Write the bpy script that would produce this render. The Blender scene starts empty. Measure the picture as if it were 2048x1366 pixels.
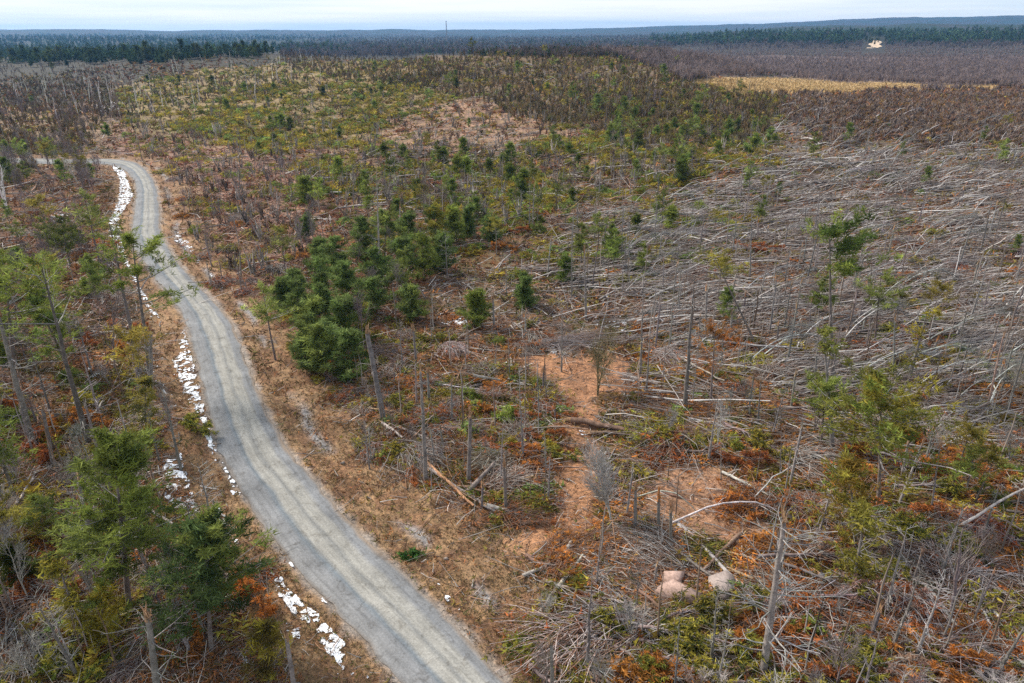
import bpy, math, random
import numpy as np
from mathutils import Matrix, Euler
PI = math.pi
sc = bpy.context.scene
COL = sc.collection
rng = np.random.default_rng(7)
random.seed(7)

# ------------------------------------------------------------------ camera, world, sun, exposure
CAMH, PITCH, ROLL, FPX = 38.0, math.radians(24.2), math.radians(-0.28), 1384.0
cd = bpy.data.cameras.new("camera"); cam = bpy.data.objects.new("camera", cd); COL.objects.link(cam)
cam.location = (0, 0, CAMH)
CM = Matrix.Rotation(PI/2 - PITCH, 3, 'X') @ Matrix.Rotation(ROLL, 3, 'Z')
cam.rotation_euler = CM.to_euler()
cd.sensor_width = 36; cd.lens = FPX/2048*36; cd.clip_start = 0.5; cd.clip_end = 60000
sc.camera = cam
w = bpy.data.worlds.new("World"); sc.world = w; w.use_nodes = True
SUN_EL, SUN_AZ = math.radians(42), math.radians(-60)      # azimuth from +Y (view direction)
nt = w.node_tree; nt.nodes.clear(); N = nt.nodes.new; LK = nt.links.new
out = N('ShaderNodeOutputWorld'); bg = N('ShaderNodeBackground'); sky = N('ShaderNodeTexSky')
sky.sky_type = 'NISHITA'; sky.sun_disc = False; sky.sun_elevation = SUN_EL; sky.sun_rotation = SUN_AZ
sky.air_density = 1.0; sky.dust_density = 1.0; sky.ozone_density = 1.5
bg.inputs['Strength'].default_value = 0.1
tc = N('ShaderNodeTexCoord'); mp = N('ShaderNodeMapping'); mp.inputs['Scale'].default_value = (1.0, 1.0, 26.0)
nz = N('ShaderNodeTexNoise'); nz.inputs['Scale'].default_value = 2.2; nz.inputs['Detail'].default_value = 5; nz.inputs['Roughness'].default_value = .55
cr = N('ShaderNodeValToRGB'); cr.color_ramp.elements[0].position = .38; cr.color_ramp.elements[1].position = .60
cr.color_ramp.elements[0].color = (4.9, 5.7, 6.55, 1); cr.color_ramp.elements[1].color = (6.6, 6.85, 7.05, 1)
mx = N('ShaderNodeMix'); mx.data_type = 'RGBA'; mx.inputs[0].default_value = .86
LK(tc.outputs['Generated'], mp.inputs['Vector']); LK(mp.outputs[0], nz.inputs['Vector']); LK(nz.outputs['Fac'], cr.inputs[0])
gx = N('ShaderNodeSeparateXYZ'); LK(tc.outputs['Generated'], gx.inputs[0])
gr_ = N('ShaderNodeValToRGB'); gr_.color_ramp.elements[0].position = .5; gr_.color_ramp.elements[0].color = (1.22, 1.15, 1.08, 1); gr_.color_ramp.elements[1].position = .54; gr_.color_ramp.elements[1].color = (.95, .97, 1, 1)
mh_ = N('ShaderNodeMath'); mh_.operation = 'MULTIPLY_ADD'; mh_.inputs[1].default_value = .5; mh_.inputs[2].default_value = .5; LK(gx.outputs[2], mh_.inputs[0]); LK(mh_.outputs[0], gr_.inputs[0])
mg = N('ShaderNodeMix'); mg.data_type = 'RGBA'; mg.blend_type = 'MULTIPLY'; mg.inputs[0].default_value = 1; LK(cr.outputs[0], mg.inputs[6]); LK(gr_.outputs[0], mg.inputs[7])
LK(sky.outputs[0], mx.inputs[6]); LK(mg.outputs[2], mx.inputs[7]); LK(mx.outputs[2], bg.inputs['Color']); LK(bg.outputs[0], out.inputs['Surface'])
sl = bpy.data.lights.new("sun", 'SUN'); sl.energy = 3.8; sl.angle = math.radians(14); sl.color = (1, .92, .80)
sun = bpy.data.objects.new("sun", sl); COL.objects.link(sun)
sun.rotation_euler = Euler((PI/2 - SUN_EL, 0, -SUN_AZ + PI), 'XYZ')
sc.view_settings.view_transform = 'Standard'; sc.view_settings.look = 'None'
sc.view_settings.exposure = 0.72; sc.view_settings.gamma = 1.0
sc.cycles.use_denoising = False; sc.cycles.sample_clamp_indirect = 1.0; sc.cycles.sample_clamp_direct = 4.0; sc.cycles.max_bounces = 4; sc.cycles.diffuse_bounces = 2; sc.cycles.volume_bounces = 0

# ------------------------------------------------------------------ helpers: projection and terrain
R = np.array(CM); CP = np.array([0, 0, CAMH])
def project(P):
    q = (P - CP) @ R
    d = np.maximum(-q[..., 2], 1e-3)
    return 1024 + FPX*q[..., 0]/d, 683 - FPX*q[..., 1]/d, -q[..., 2]
def hsh(i, j, s):
    n = (i.astype(np.int64)*374761393 + j.astype(np.int64)*668265263 + s*982451653) & 0x7fffffff
    n = ((n ^ (n >> 13))*1274126177) & 0x7fffffff
    return ((n ^ (n >> 16)) & 0xffff)/65535.0
def vnoise(x, y, s=0):
    xi = np.floor(x); yi = np.floor(y); fx = x-xi; fy = y-yi
    fx = fx*fx*(3-2*fx); fy = fy*fy*(3-2*fy); xi = xi.astype(np.int64); yi = yi.astype(np.int64)
    return (hsh(xi, yi, s)*(1-fx)+hsh(xi+1, yi, s)*fx)*(1-fy)+(hsh(xi, yi+1, s)*(1-fx)+hsh(xi+1, yi+1, s)*fx)*fy
def fbm(x, y, s=0, o=4):
    v = 0; a = .5
    for k in range(o):
        v = v + a*vnoise(x*2**k, y*2**k, s+k*17); a *= .5
    return v/(1-.5**o)
def bump(x, y, cx, cy, rx, ry, a=0):
    c, s = math.cos(a), math.sin(a); dx, dy = x-cx, y-cy
    return np.exp(-((dx*c+dy*s)/rx)**2 - ((-dx*s+dy*c)/ry)**2)
def sstep(a, b, x):
    t = np.clip((x-a)/(b-a), 0, 1); return t*t*(3-2*t)
def terrain(x, y):
    d = np.hypot(x, y)
    z = (fbm(x/90, y/90, 3, 2)-.5)*5*sstep(110, 260, d)
    z = z + 21*bump(x, y, 45, 570, 120, 130) + 9*bump(x, y, 150, 600, 60, 80) + 4*bump(x, y, -30, 600, 60, 50) + 9*bump(x, y, 95, 430, 60, 55) + 7*bump(x, y, 25, 370, 70, 50)
    z = z + 13*bump(x, y, -190, 650, 150, 150) + 6*bump(x, y, -90, 480, 90, 60) + 8*bump(x, y, -300, 760, 130, 90) + 5*bump(x, y, 165, 330, 50, 60)
    z = z + 12*bump(x, y, -420, 900, 260, 170) + 3*bump(x, y, 75, 205, 40, 30) + 3*bump(x, y, -20, 250, 60, 30)
    z = z + (fbm(x/700, y/700, 9, 3)-.4)*16*sstep(1100, 2600, d)
    # far ridges
    az = np.degrees(np.arctan2(x, np.maximum(y, 1)))
    z = z + 30*sstep(6, 26, az)*sstep(1500, 2400, d)*(1-sstep(3200, 4600, d))*(.5+fbm(az/4, d/700, 6, 3))
    rid = sstep(4800, 8000, d)*(1-sstep(8800, 11500, d))
    z = z*(1-rid) + rid*(np.interp(az, [-50, -37, -30, -24, -20, -8, 0, 8, 14, 20, 28, 34, 50], [60, 66, 70, 50, 46, 50, 44, 62, 78, 100, 132, 138, 120])+14*(fbm(az/3+40, d/2600, 5, 5)-.5)*2)
    z = z + sstep(2800, 4200, d)*(1-sstep(4500, 6500, d))*(34*sstep(2, 26, az)*(.6+.8*fbm(az/4+9, d/1500, 8, 3))+14*bump(az, 0, -30, 0, 10, 1))
    return z
def raydir(u, v):
    q = np.stack([(np.asarray(u, float)-1024)/FPX, -(np.asarray(v, float)-683)/FPX, -np.ones_like(np.asarray(u, float))], -1)
    d = q @ R.T
    return d/np.linalg.norm(d, axis=-1, keepdims=True)
TS = np.concatenate([np.linspace(28, 150, 40), np.geomspace(155, 14000, 190)])
def ground_at(u, v):
    """points where the view rays through the photograph's pixels meet the terrain"""
    u = np.atleast_1d(np.asarray(u, float)); v = np.atleast_1d(np.asarray(v, float))
    d = raydir(u, v); res = np.full(u.shape, TS[-1]); lo = np.zeros(u.shape); done = np.zeros(u.shape, bool)
    prev = np.zeros(u.shape); hi = res.copy()
    act = np.arange(len(u)); pt = 0.
    for t in TS:
        p = CP + d[act]*t; b = p[:, 2] < terrain(p[:, 0], p[:, 1]) if t > 120 else p[:, 2] < 4
        if t <= 120: b = b & (p[:, 2] < terrain(p[:, 0], p[:, 1]))
        h = act[b]; lo[h] = pt; hi[h] = t; done[h] = True; act = act[~b]; pt = t
        if not len(act): break
    for _ in range(14):
        m = (lo+hi)/2; p = CP + d*m[:, None]; b = p[:, 2] < terrain(p[:, 0], p[:, 1])
        hi = np.where(b, m, hi); lo = np.where(b, lo, m)
    p = CP + d*hi[:, None]; p[:, 2] = terrain(p[:, 0], p[:, 1])
    return p, done
def G(u, v): return ground_at([u], [v])[0][0]

# ------------------------------------------------------------------ helpers: mesh building
def build(name, parts, mat, parent=None, link=True, smooth=False, uv=None):
    """parts: list of (V n x 3, F m x k, C n x 3 or one colour) joined into ONE mesh object"""
    Vs, Cs, ls, tot, off = [], [], [], [], 0
    for V, F, C in parts:
        V = np.asarray(V, float).reshape(-1, 3); F = np.asarray(F, np.int64); C = np.asarray(C, float)
        if C.ndim == 1: C = np.broadcast_to(C, V.shape)
        Vs.append(V); Cs.append(C.reshape(-1, 3)); ls.append((F+off).ravel()); tot.append(np.full(len(F), F.shape[1])); off += len(V)
    V = np.concatenate(Vs); C = np.concatenate(Cs); L = np.concatenate(ls); T = np.concatenate(tot)
    me = bpy.data.meshes.new(name)
    me.vertices.add(len(V)); me.vertices.foreach_set('co', V.astype(np.float32).ravel())
    me.loops.add(len(L)); me.loops.foreach_set('vertex_index', L.astype(np.int32))
    me.polygons.add(len(T)); me.polygons.foreach_set('loop_start', (np.cumsum(T)-T).astype(np.int32))
    if smooth: me.polygons.foreach_set('use_smooth', np.ones(len(T), bool))
    me.update(calc_edges=True)
    a = me.color_attributes.new('Col', 'FLOAT_COLOR', 'POINT')
    a.data.foreach_set('color', np.concatenate([C, np.ones((len(C), 1))], 1).astype(np.float32).ravel())
    if uv is not None:
        ul = me.uv_layers.new(name='UVMap'); ul.data.foreach_set('uv', uv[L].astype(np.float32).ravel())
    me.materials.append(mat)
    o = bpy.data.objects.new(name, me)
    if link: COL.objects.link(o)
    if parent is not None: o.parent = parent
    return o
def tubes(P, Rd, C, sides=4, cap=False):
    """P: N x K x 3 polylines, Rd: N x K radii, C: colour (3) or N x 3 -> (V, F, C)"""
    P = np.asarray(P, float); Rd = np.asarray(Rd, float)
    if P.ndim == 2: P = P[None]; Rd = Rd[None]
    n, k = P.shape[:2]; T = np.gradient(P, axis=1); T /= np.linalg.norm(T, axis=2, keepdims=True)+1e-9
    ref = np.where((np.abs(T[..., 2:3]) > .8), np.array([1., .13, 0]), np.array([0., .13, 1.]))
    A = np.cross(T, ref); A /= np.linalg.norm(A, axis=2, keepdims=True)+1e-9; B = np.cross(T, A)
    an = np.arange(sides)*2*PI/sides
    V = P[:, :, None]+Rd[:, :, None, None]*(A[:, :, None]*np.cos(an)[:, None]+B[:, :, None]*np.sin(an)[:, None])
    i = np.arange(n)[:, None, None]*k*sides; j = np.arange(k-1)[None, :, None]*sides; s = np.arange(sides)[None, None]; s2 = (s+1) % sides
    F = np.stack([i+j+s, i+j+s2, i+j+sides+s2, i+j+sides+s], -1).reshape(-1, 4)
    C = np.asarray(C, float)
    if C.ndim == 2: C = np.repeat(C, k*sides, 0)
    return V.reshape(-1, 3), F, C
def interp(P, t):
    """P: N x K x 3, t: N -> N x 3"""
    k = P.shape[1]; x = np.clip(t, 0, .9999)*(k-1); i = x.astype(int); f = (x-i)[:, None]; a = np.arange(len(P))
    return P[a, i]*(1-f)+P[a, i+1]*f, P[a, i+1]-P[a, i]
def unit(v): return v/(np.linalg.norm(v, axis=-1, keepdims=True)+1e-9)
def grow(P, Rd, n, L, tilt, t0=.2, t1=.98, up=0., rr=.45, K=4, r=rng, taper=.5, wob=.06, minr=.01, even=False, bias=None):
    """n children on each of the polylines"""
    N0 = len(P); idx = np.repeat(np.arange(N0), n)
    t = (np.tile(np.linspace(t0, t1, n), N0)+r.normal(0, .5*(t1-t0)/n, N0*n)).clip(t0, t1) if even else r.uniform(t0, t1, N0*n)
    s, T = interp(P[idx], t); T = unit(T)
    q = r.normal(size=T.shape); q -= (q*T).sum(1, keepdims=True)*T; q = unit(q)
    if bias is not None: q = unit(q+np.asarray(bias))
    tl = tilt+r.normal(0, .14, len(t)); D = unit(T*np.cos(tl)[:, None]+q*np.sin(tl)[:, None])
    Ln = L*(1-taper*(t-t0)/(t1-t0+1e-6))*r.uniform(.55, 1.2, len(t))
    k = np.linspace(0, 1, K)[None, :, None]
    Q = s[:, None]+D[:, None]*Ln[:, None, None]*k+np.array([0, 0, 1.])*up*Ln[:, None, None]*k**2
    Q = Q+r.normal(0, wob, Q.shape)*Ln[:, None, None]*k
    kk = t*(P.shape[1]-1); i = kk.astype(int).clip(0, P.shape[1]-1)
    r0 = np.maximum(Rd[idx, i]*rr, minr)
    return Q, np.maximum(r0[:, None]*np.linspace(1, .35, K)[None], minr*.7), t
def tufts(Cn, size, n, C, r=rng, flat=.5, wd=.16, lift=.15, bias=None):
    """n thin needle-leaf triangles round each of the centres"""
    Cn = np.asarray(Cn); M = len(Cn); c = np.repeat(Cn, n, 0); sz = np.repeat(np.broadcast_to(size, (M,)), n)
    D = r.normal(size=(M*n, 3)); D[:, 2] = D[:, 2]*flat+lift; D = unit(D)
    if bias is not None: D = unit(D+np.asarray(bias))
    S = unit(np.cross(D, r.normal(size=D.shape)))
    ln = (sz*r.uniform(.6, 1.3, M*n))[:, None]; c = c+r.normal(0, .22, c.shape)*sz[:, None]
    V = np.stack([c-S*ln*wd, c+S*ln*wd, c+D*ln], 1).reshape(-1, 3)
    F = np.arange(M*n*3).reshape(-1, 3)
    C = np.asarray(C, float)
    if C.ndim == 1: C = np.broadcast_to(C, (M, 3))
    C = np.repeat(C, n, 0)*r.uniform(.75, 1.3, (M*n, 1)); return V, F, np.repeat(C, 3, 0)
def vary(c, n, s=.18, h=.03, r=rng):
    return np.clip(np.asarray(c)*r.normal(1, s, (n, 1))*r.normal(1, h, (n, 3)), .004, .9)
def scatter(proto, pos, scl, yaw, tint=None, lean=None):
    """many copies of one small shape in one mesh, for stuff nobody could count"""
    V, F, C = proto; n = len(pos); c, s = np.cos(yaw), np.sin(yaw); scl = np.asarray(scl)
    if scl.ndim == 1: scl = np.stack([scl]*3, 1)
    W = V[None]*scl[:, None]; X = W[..., 0]*c[:, None]-W[..., 1]*s[:, None]; Y = W[..., 0]*s[:, None]+W[..., 1]*c[:, None]
    if lean is not None: X = X+W[..., 2]*lean[:, None]
    P = np.stack([X, Y, W[..., 2]], -1)+pos[:, None]
    Fo = (F[None]+np.arange(n)[:, None, None]*len(V)).reshape(-1, F.shape[1])
    Co = np.broadcast_to(C if C.ndim == 2 else np.broadcast_to(C, V.shape), (n,)+V.shape)
    if tint is not None: Co = Co*tint[:, None]
    return P.reshape(-1, 3), Fo, Co.reshape(-1, 3)
def join(parts):
    Vs, Fs, Cs, o = [], [], [], 0
    for V, F, C in parts:
        C = np.asarray(C); C = np.broadcast_to(C, V.shape) if C.ndim == 1 else C
        if F.shape[1] == 4: F = np.concatenate([F[:, :3], F[:, [0, 2, 3]]])
        Vs.append(V); Fs.append(F+o); Cs.append(C); o += len(V)
    return np.concatenate(Vs), np.concatenate(Fs), np.concatenate(Cs)

# ------------------------------------------------------------------ materials
def mat_new(name):
    m = bpy.data.materials.new(name); m.use_nodes = True; t = m.node_tree
    p = t.nodes['Principled BSDF']; p.inputs['Roughness'].default_value = .85; p.inputs['Specular IOR Level'].default_value = .15
    return m, t, p
def noise(t, scale, detail=3, rough=.6, vec=None, dist=0):
    n = t.nodes.new('ShaderNodeTexNoise'); n.inputs['Scale'].default_value = scale; n.inputs['Detail'].default_value = detail
    n.inputs['Roughness'].default_value = rough; n.inputs['Distortion'].default_value = dist
    if vec is not None: t.links.new(vec, n.inputs['Vector'])
    return n.outputs['Fac']
def ramp(t, fac, els):
    r = t.nodes.new('ShaderNodeValToRGB'); e = r.color_ramp.elements
    while len(e) < len(els): e.new(.5)
    for i, (p, c) in enumerate(els): e[i].position = p; e[i].color = (*c, 1) if len(c) == 3 else c
    t.links.new(fac, r.inputs[0]); return r.outputs[0]
def mul(t, a, b, f=1., mode='MULTIPLY'):
    m = t.nodes.new('ShaderNodeMix'); m.data_type = 'RGBA'; m.blend_type = mode
    for s, x in ((0, f), (6, a), (7, b)):
        if hasattr(x, 'is_linked'): t.links.new(x, m.inputs[s])
        elif s == 0: m.inputs[0].default_value = x
        else: m.inputs[s].default_value = (*x, 1)
    return m.outputs[2]
def g3(v): return (v, v, v)
def plant_mat(name, sc_=(1.5, 9.), lo=.6, hi=1.35, spec=.15, thin=0):
    m, t, p = mat_new(name)
    a = t.nodes.new('ShaderNodeAttribute'); a.attribute_name = 'Col'; oi = t.nodes.new('ShaderNodeObjectInfo')
    tc = t.nodes.new('ShaderNodeTexCoord'); c = mul(t, a.outputs['Color'], oi.outputs['Color'])
    c = mul(t, c, ramp(t, noise(t, sc_[0], 4, .6, tc.outputs['Object']), [(.3, g3(lo)), (.7, g3(hi))]))
    if sc_[1]: c = mul(t, c, ramp(t, noise(t, sc_[1], 3, .6, tc.outputs['Object']), [(.3, g3(lo)), (.7, g3(hi))]))
    t.links.new(c, p.inputs['Base Color']); p.inputs['Specular IOR Level'].default_value = spec
    if thin:
        tr = t.nodes.new('ShaderNodeBsdfTranslucent'); t.links.new(c, tr.inputs['Color']); mi = t.nodes.new('ShaderNodeMixShader'); mi.inputs[0].default_value = thin
        t.links.new(p.outputs[0], mi.inputs[1]); t.links.new(tr.outputs[0], mi.inputs[2]); t.links.new(mi.outputs[0], t.nodes['Material Output'].inputs['Surface'])
    return m
M_WOOD = plant_mat('bark', (2.2, 14.), .55, 1.4)
M_LEAF = plant_mat('needles', (.5, 3.), .62, 1.4, .1, .45)
M_STUFF = plant_mat('litter', (.12, .9), .75, 1.25, .1)
M_ROCK = plant_mat('pink_granite', (1.1, 7.), .7, 1.25, .25)
M_SNOW, t_, p_ = mat_new('snow'); t_.links.new(ramp(t_, noise(t_, 5., 5, .75), [(.36, (.50, .47, .45)), (.46, (.72, .74, .79)), (.6, (.84, .87, .93))]), p_.inputs['Base Color'])
M_METAL, t_, p_ = mat_new('painted_steel'); p_.inputs['Base Color'].default_value = (.3, .3, .32, 1)

# ground: Col carries what the soil is covered with plus painted shade under the debris, noise adds the litter's own grain
M_GROUND, t_, p_ = mat_new('forest_floor')
a_ = t_.nodes.new('ShaderNodeAttribute'); a_.attribute_name = 'Col'; tc_ = t_.nodes.new('ShaderNodeTexCoord'); ob = tc_.outputs['Object']
c_ = mul(t_, a_.outputs['Color'], ramp(t_, noise(t_, .35, 6, .65, ob), [(.3, g3(.55)), (.5, g3(1.)), (.72, g3(1.4))]))
c_ = mul(t_, c_, ramp(t_, noise(t_, 2.6, 5, .75, ob, .5), [(.3, (.42, .40, .42)), (.5, g3(1.)), (.68, (1.6, 1.5, 1.4))]))
c_ = mul(t_, c_, ramp(t_, noise(t_, 11., 4, .8, ob, 1.), [(.33, g3(.45)), (.5, g3(1.)), (.66, (1.8, 1.7, 1.6))]))
t_.links.new(c_, p_.inputs['Base Color'])
b_ = t_.nodes.new('ShaderNodeBump'); b_.inputs['Strength'].default_value = .5; b_.inputs['Distance'].default_value = .12
t_.links.new(noise(t_, 5., 6, .7, ob), b_.inputs['Height']); t_.links.new(b_.outputs[0], p_.inputs['Normal'])

# gravel road: u runs across (0 left edge, 1 right edge), v along in metres
M_ROAD, t_, p_ = mat_new('gravel')
uvn = t_.nodes.new('ShaderNodeUVMap'); tc_ = t_.nodes.new('ShaderNodeTexCoord'); ob = tc_.outputs['Object']
mpn = t_.nodes.new('ShaderNodeMapping'); mpn.inputs['Scale'].default_value = (9., .10, 1); t_.links.new(uvn.outputs[0], mpn.inputs[0])
st = noise(t_, 2.2, 5, .6, mpn.outputs[0], .3)
mp2 = t_.nodes.new('ShaderNodeMapping'); mp2.inputs['Scale'].default_value = (1.2, .09, 1); t_.links.new(uvn.outputs[0], mp2.inputs[0])
sep = t_.nodes.new('ShaderNodeSeparateXYZ'); t_.links.new(uvn.outputs[0], sep.inputs[0])
ma = t_.nodes.new('ShaderNodeMath'); ma.operation = 'MULTIPLY_ADD'; ma.inputs[1].default_value = .16; ma.inputs[2].default_value = -.08; t_.links.new(noise(t_, 2., 3, .5, mp2.outputs[0]), ma.inputs[0])
ad = t_.nodes.new('ShaderNodeMath'); ad.operation = 'ADD'; t_.links.new(sep.outputs[0], ad.inputs[0]); t_.links.new(ma.outputs[0], ad.inputs[1])
base = ramp(t_, ad.outputs[0], [(0, (.17, .15, .135)), (.05, (.20, .198, .198)), (.26, (.182, .185, .192)), (.335, (.14, .158, .175)), (.40, (.258, .25, .23)), (.49, (.275, .266, .243)), (.57, (.19, .19, .184)), (.63, (.265, .257, .235)), (.76, (.25, .243, .225)), (.83, (.182, .186, .194)), (.93, (.18, .182, .187)), (1, (.23, .18, .14))])
c_ = mul(t_, base, ramp(t_, st, [(.3, g3(.78)), (.5, g3(1.)), (.7, g3(1.16))]))
c_ = mul(t_, c_, ramp(t_, noise(t_, 7., 4, .8, ob), [(.3, g3(.72)), (.5, g3(1.)), (.68, g3(1.28))]))
c_ = mul(t_, c_, ramp(t_, noise(t_, .3, 5, .65, ob), [(.3, g3(.78)), (.7, g3(1.15))]))
c_ = mul(t_, c_, ramp(t_, noise(t_, 1.1, 5, .7, ob, .6), [(.34, (.70, .68, .66)), (.46, g3(1.)), (.7, g3(1.06))]))
t_.links.new(c_, p_.inputs['Base Color']); p_.inputs['Roughness'].default_value = .95

# ------------------------------------------------------------------ the road's edges, from its outline
RE = [(120, 330, 128, 318), (165, 327, 172, 316), (205, 328, 225, 317), (240, 334, 262, 322), (254, 343, 290, 337), (270, 362, 308, 362), (273, 380, 316, 388), (268, 427, 320, 425), (262, 467, 320, 467), (268, 495, 338, 495),
      (286, 520, 352, 520), (306, 552, 381, 552), (338, 587, 412, 587), (362, 625, 446, 621), (374, 655, 468, 655), (386, 689, 482, 689), (396, 723, 492, 723), (410, 792, 519, 792), (426, 860, 551, 860), (436, 910, 583, 914),
      (475, 967, 633, 967), (516, 1036, 692, 1036), (564, 1104, 757, 1104), (625, 1172, 830, 1172), (697, 1241, 903, 1241), (755, 1309, 966, 1309), (813, 1366, 1015, 1366), (868, 1420, 1062, 1420)]
RE = np.array(RE, float)
el = ground_at(RE[:, 0], RE[:, 1])[0][:, :2]; er = ground_at(RE[:, 2], RE[:, 3])[0][:, :2]
ec = (el+er)/2; W = np.linalg.norm(el-er, axis=1)
ext = ec[-1]+(ec[-1]-ec[-2])/np.linalg.norm(ec[-1]-ec[-2])*np.array([[20], [60]])
ext0 = ec[0]+(ec[0]-ec[3])/np.linalg.norm(ec[0]-ec[3])*np.array([[60], [25]])
ec = np.concatenate([ext0, ec, ext])
tan = np.gradient(ec, axis=0); tan /= np.linalg.norm(tan, axis=1, keepdims=True); nrm = np.stack([tan[:, 1], -tan[:, 0]], 1)
ww = np.concatenate([[5.5, 5.5], np.abs(((er-el)*nrm[2:-2]).sum(1)), [6.2, 6.2]])
s = np.concatenate([[0], np.cumsum(np.linalg.norm(np.diff(ec, axis=0), axis=1))]); ss = np.arange(0, s[-1], .5)
cx = np.interp(ss, s, ec[:, 0]); cy = np.interp(ss, s, ec[:, 1]); cw = np.interp(ss, s, ww)
def smooth(a, n):
    k = np.hanning(n); k /= k.sum(); return np.convolve(np.pad(a, n//2, mode='edge'), k, 'valid')[:len(a)]
cx, cy, cw = smooth(cx, 25), smooth(cy, 25), smooth(cw, 41)
cw = np.clip(cw, 4.6, 8.5)
RC = np.stack([cx, cy], 1); rt = np.gradient(RC, axis=0); rt /= np.linalg.norm(rt, axis=1, keepdims=True); rn = np.stack([rt[:, 1], -rt[:, 0]], 1)
if (rn[len(rn)//2] @ np.array([1, 0])) < 0: rn = -rn
print('road width', W.round(1), 'len', s[-1])
def road_dist(x, y):
    """signed distance beyond the road's edge (negative on it) and the side (+ right)"""
    x = np.asarray(x, float).ravel(); y = np.asarray(y, float).ravel(); best = np.full(x.shape, 1e9); side = np.zeros(x.shape)
    near = np.nonzero((np.abs(y-130) < 180) & (x < 90) & (x > -260))[0]
    for c0 in range(0, len(near), 20000):
        ii = near[c0:c0+20000]
        dx = x[ii, None]-cx[None, ::3]; dy = y[ii, None]-cy[None, ::3]; d = dx*dx+dy*dy; j = d.argmin(1); a = np.arange(len(ii))
        best[ii] = np.sqrt(d[a, j])-cw[::3][j]/2; side[ii] = np.sign(dx[a, j]*rn[::3, 0][j]+dy[a, j]*rn[::3, 1][j])
    return best, side

# ------------------------------------------------------------------ zones of the place (outlines in the photograph, read at ground points)
Z = {
 'leftwood': [(-80, 400), (120, 335), (205, 345), (218, 480), (232, 560), (330, 700), (380, 850), (400, 960), (480, 1100), (560, 1180), (600, 1400), (-80, 1400)],
 'leftup': [(-80, 210), (120, 215), (240, 240), (200, 310), (120, 345), (-80, 400)],
 'slash': [(240, 215), (470, 280), (790, 300), (780, 400), (640, 470), (560, 540), (470, 620), (380, 560), (330, 480), (330, 350), (230, 300)],
 'pines': [(560, 560), (620, 480), (690, 430), (940, 410), (980, 480), (860, 580), (790, 640), (730, 760), (610, 750)],
 'center': [(620, 790), (770, 650), (1010, 640), (1110, 700), (1110, 860), (1080, 1050), (960, 1050), (800, 960), (680, 890)],
 'track': [(1020, 705), (1110, 700), (1250, 715), (1270, 770), (1190, 830), (1178, 950), (1215, 1050), (1165, 1105), (1050, 1150), (960, 1150), (1000, 1090), (1085, 1050), (1112, 930), (1110, 800), (1050, 740)],
 'clear2': [(1270, 920), (1440, 930), (1480, 1000), (1580, 1070), (1440, 1080), (1270, 1020)],
 'birch': [(1130, 470), (1300, 400), (1500, 345), (1600, 330), (2200, 300), (2200, 840), (1700, 790), (1330, 720), (1150, 600)],
 'lean': [(1570, 215), (1640, 200), (1720, 240), (2200, 262), (2200, 380), (1640, 370), (1500, 300)],
 'right': [(1260, 690), (1700, 790), (2200, 830), (2200, 1500), (1060, 1500), (1060, 1180), (1240, 1060), (1190, 900), (1300, 780)],
 'midgreen': [(640, 330), (1000, 310), (1250, 270), (1560, 240), (1560, 340), (1300, 360), (1060, 430), (980, 500), (760, 440), (640, 420)],
 'field': [(230, 165), (500, 130), (860, 125), (930, 200), (800, 260), (700, 320), (450, 290), (260, 240)],
 'pinklens': [(770, 270), (860, 210), (1000, 215), (1110, 245), (1220, 330), (1050, 355), (800, 345)],
 'hill': [(830, 88), (1120, 90), (1340, 112), (1440, 170), (1570, 200), (1500, 300), (1250, 290), (1000, 225), (850, 180)],
 'gold': [(1370, 163), (1480, 157), (1640, 160), (1780, 167), (2000, 173), (2000, 180), (1780, 179), (1600, 188), (1500, 188)],
 'gold2': [(1380, 160), (1640, 163), (1640, 180), (1500, 196), (1420, 182)],
 'swamp': [(1640, 172), (1800, 180), (2200, 170), (2200, 262), (1900, 270), (1560, 215)],
 'purple': [(1180, 95), (2200, 88), (2200, 182), (1760, 180), (1560, 158), (1370, 158)],
 'spur': [(455, 590), (560, 598), (575, 640), (510, 660), (475, 700), (440, 640)],
 'roadout': [(1738, 78), (1758, 78), (1752, 94), (1738, 94)],
}
def inpoly(u, v, poly):
    r = np.zeros(u.shape, bool); n = len(poly)
    for i in range(n):
        x1, y1 = poly[i]; x2, y2 = poly[(i+1) % n]
        c = ((y1 > v) != (y2 > v))
        if y1 != y2: r ^= c & (u < (x2-x1)*(v-y1)/(y2-y1)+x1)
    return r
def jit(x, y, u, v, soft=False):
    s = np.clip((v-70)/420, .05, 1)*.9
    far_ = np.clip(np.hypot(x, y)/150, 1, 5)
    du = (fbm(x/7/far_, y/7/far_, 21, 3)-.5)*230*s+(fbm(x/1.6, y/1.6, 25, 2)-.5)*70*s; dv = (fbm(x/7/far_+50, y/7/far_, 31, 3)-.5)*150*s
    if soft: du = du+rng.normal(0, 26, len(x))*s; dv = dv+rng.normal(0, 20, len(x))*s
    return u+du, v+dv
def zone_of(x, y, soft=False):
    P = np.stack([x, y, terrain(x, y)], -1); u, v, d = project(P)
    v = np.where(d < 5, 1400, v); u = np.where(d < 5, 1024+np.sign(x)*900, u)
    u = np.clip(u, -60, 2110); v = np.clip(v, 50, 1390); uj, vj = jit(x, y, u, v, soft)
    q = .35; return {k: inpoly(u+(uj-u)*q, v+(vj-v)*q, p) if k in ('track', 'clear2', 'spur', 'gold', 'gold2') else inpoly(uj, vj, p) for k, p in Z.items()}, u, v, d

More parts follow.
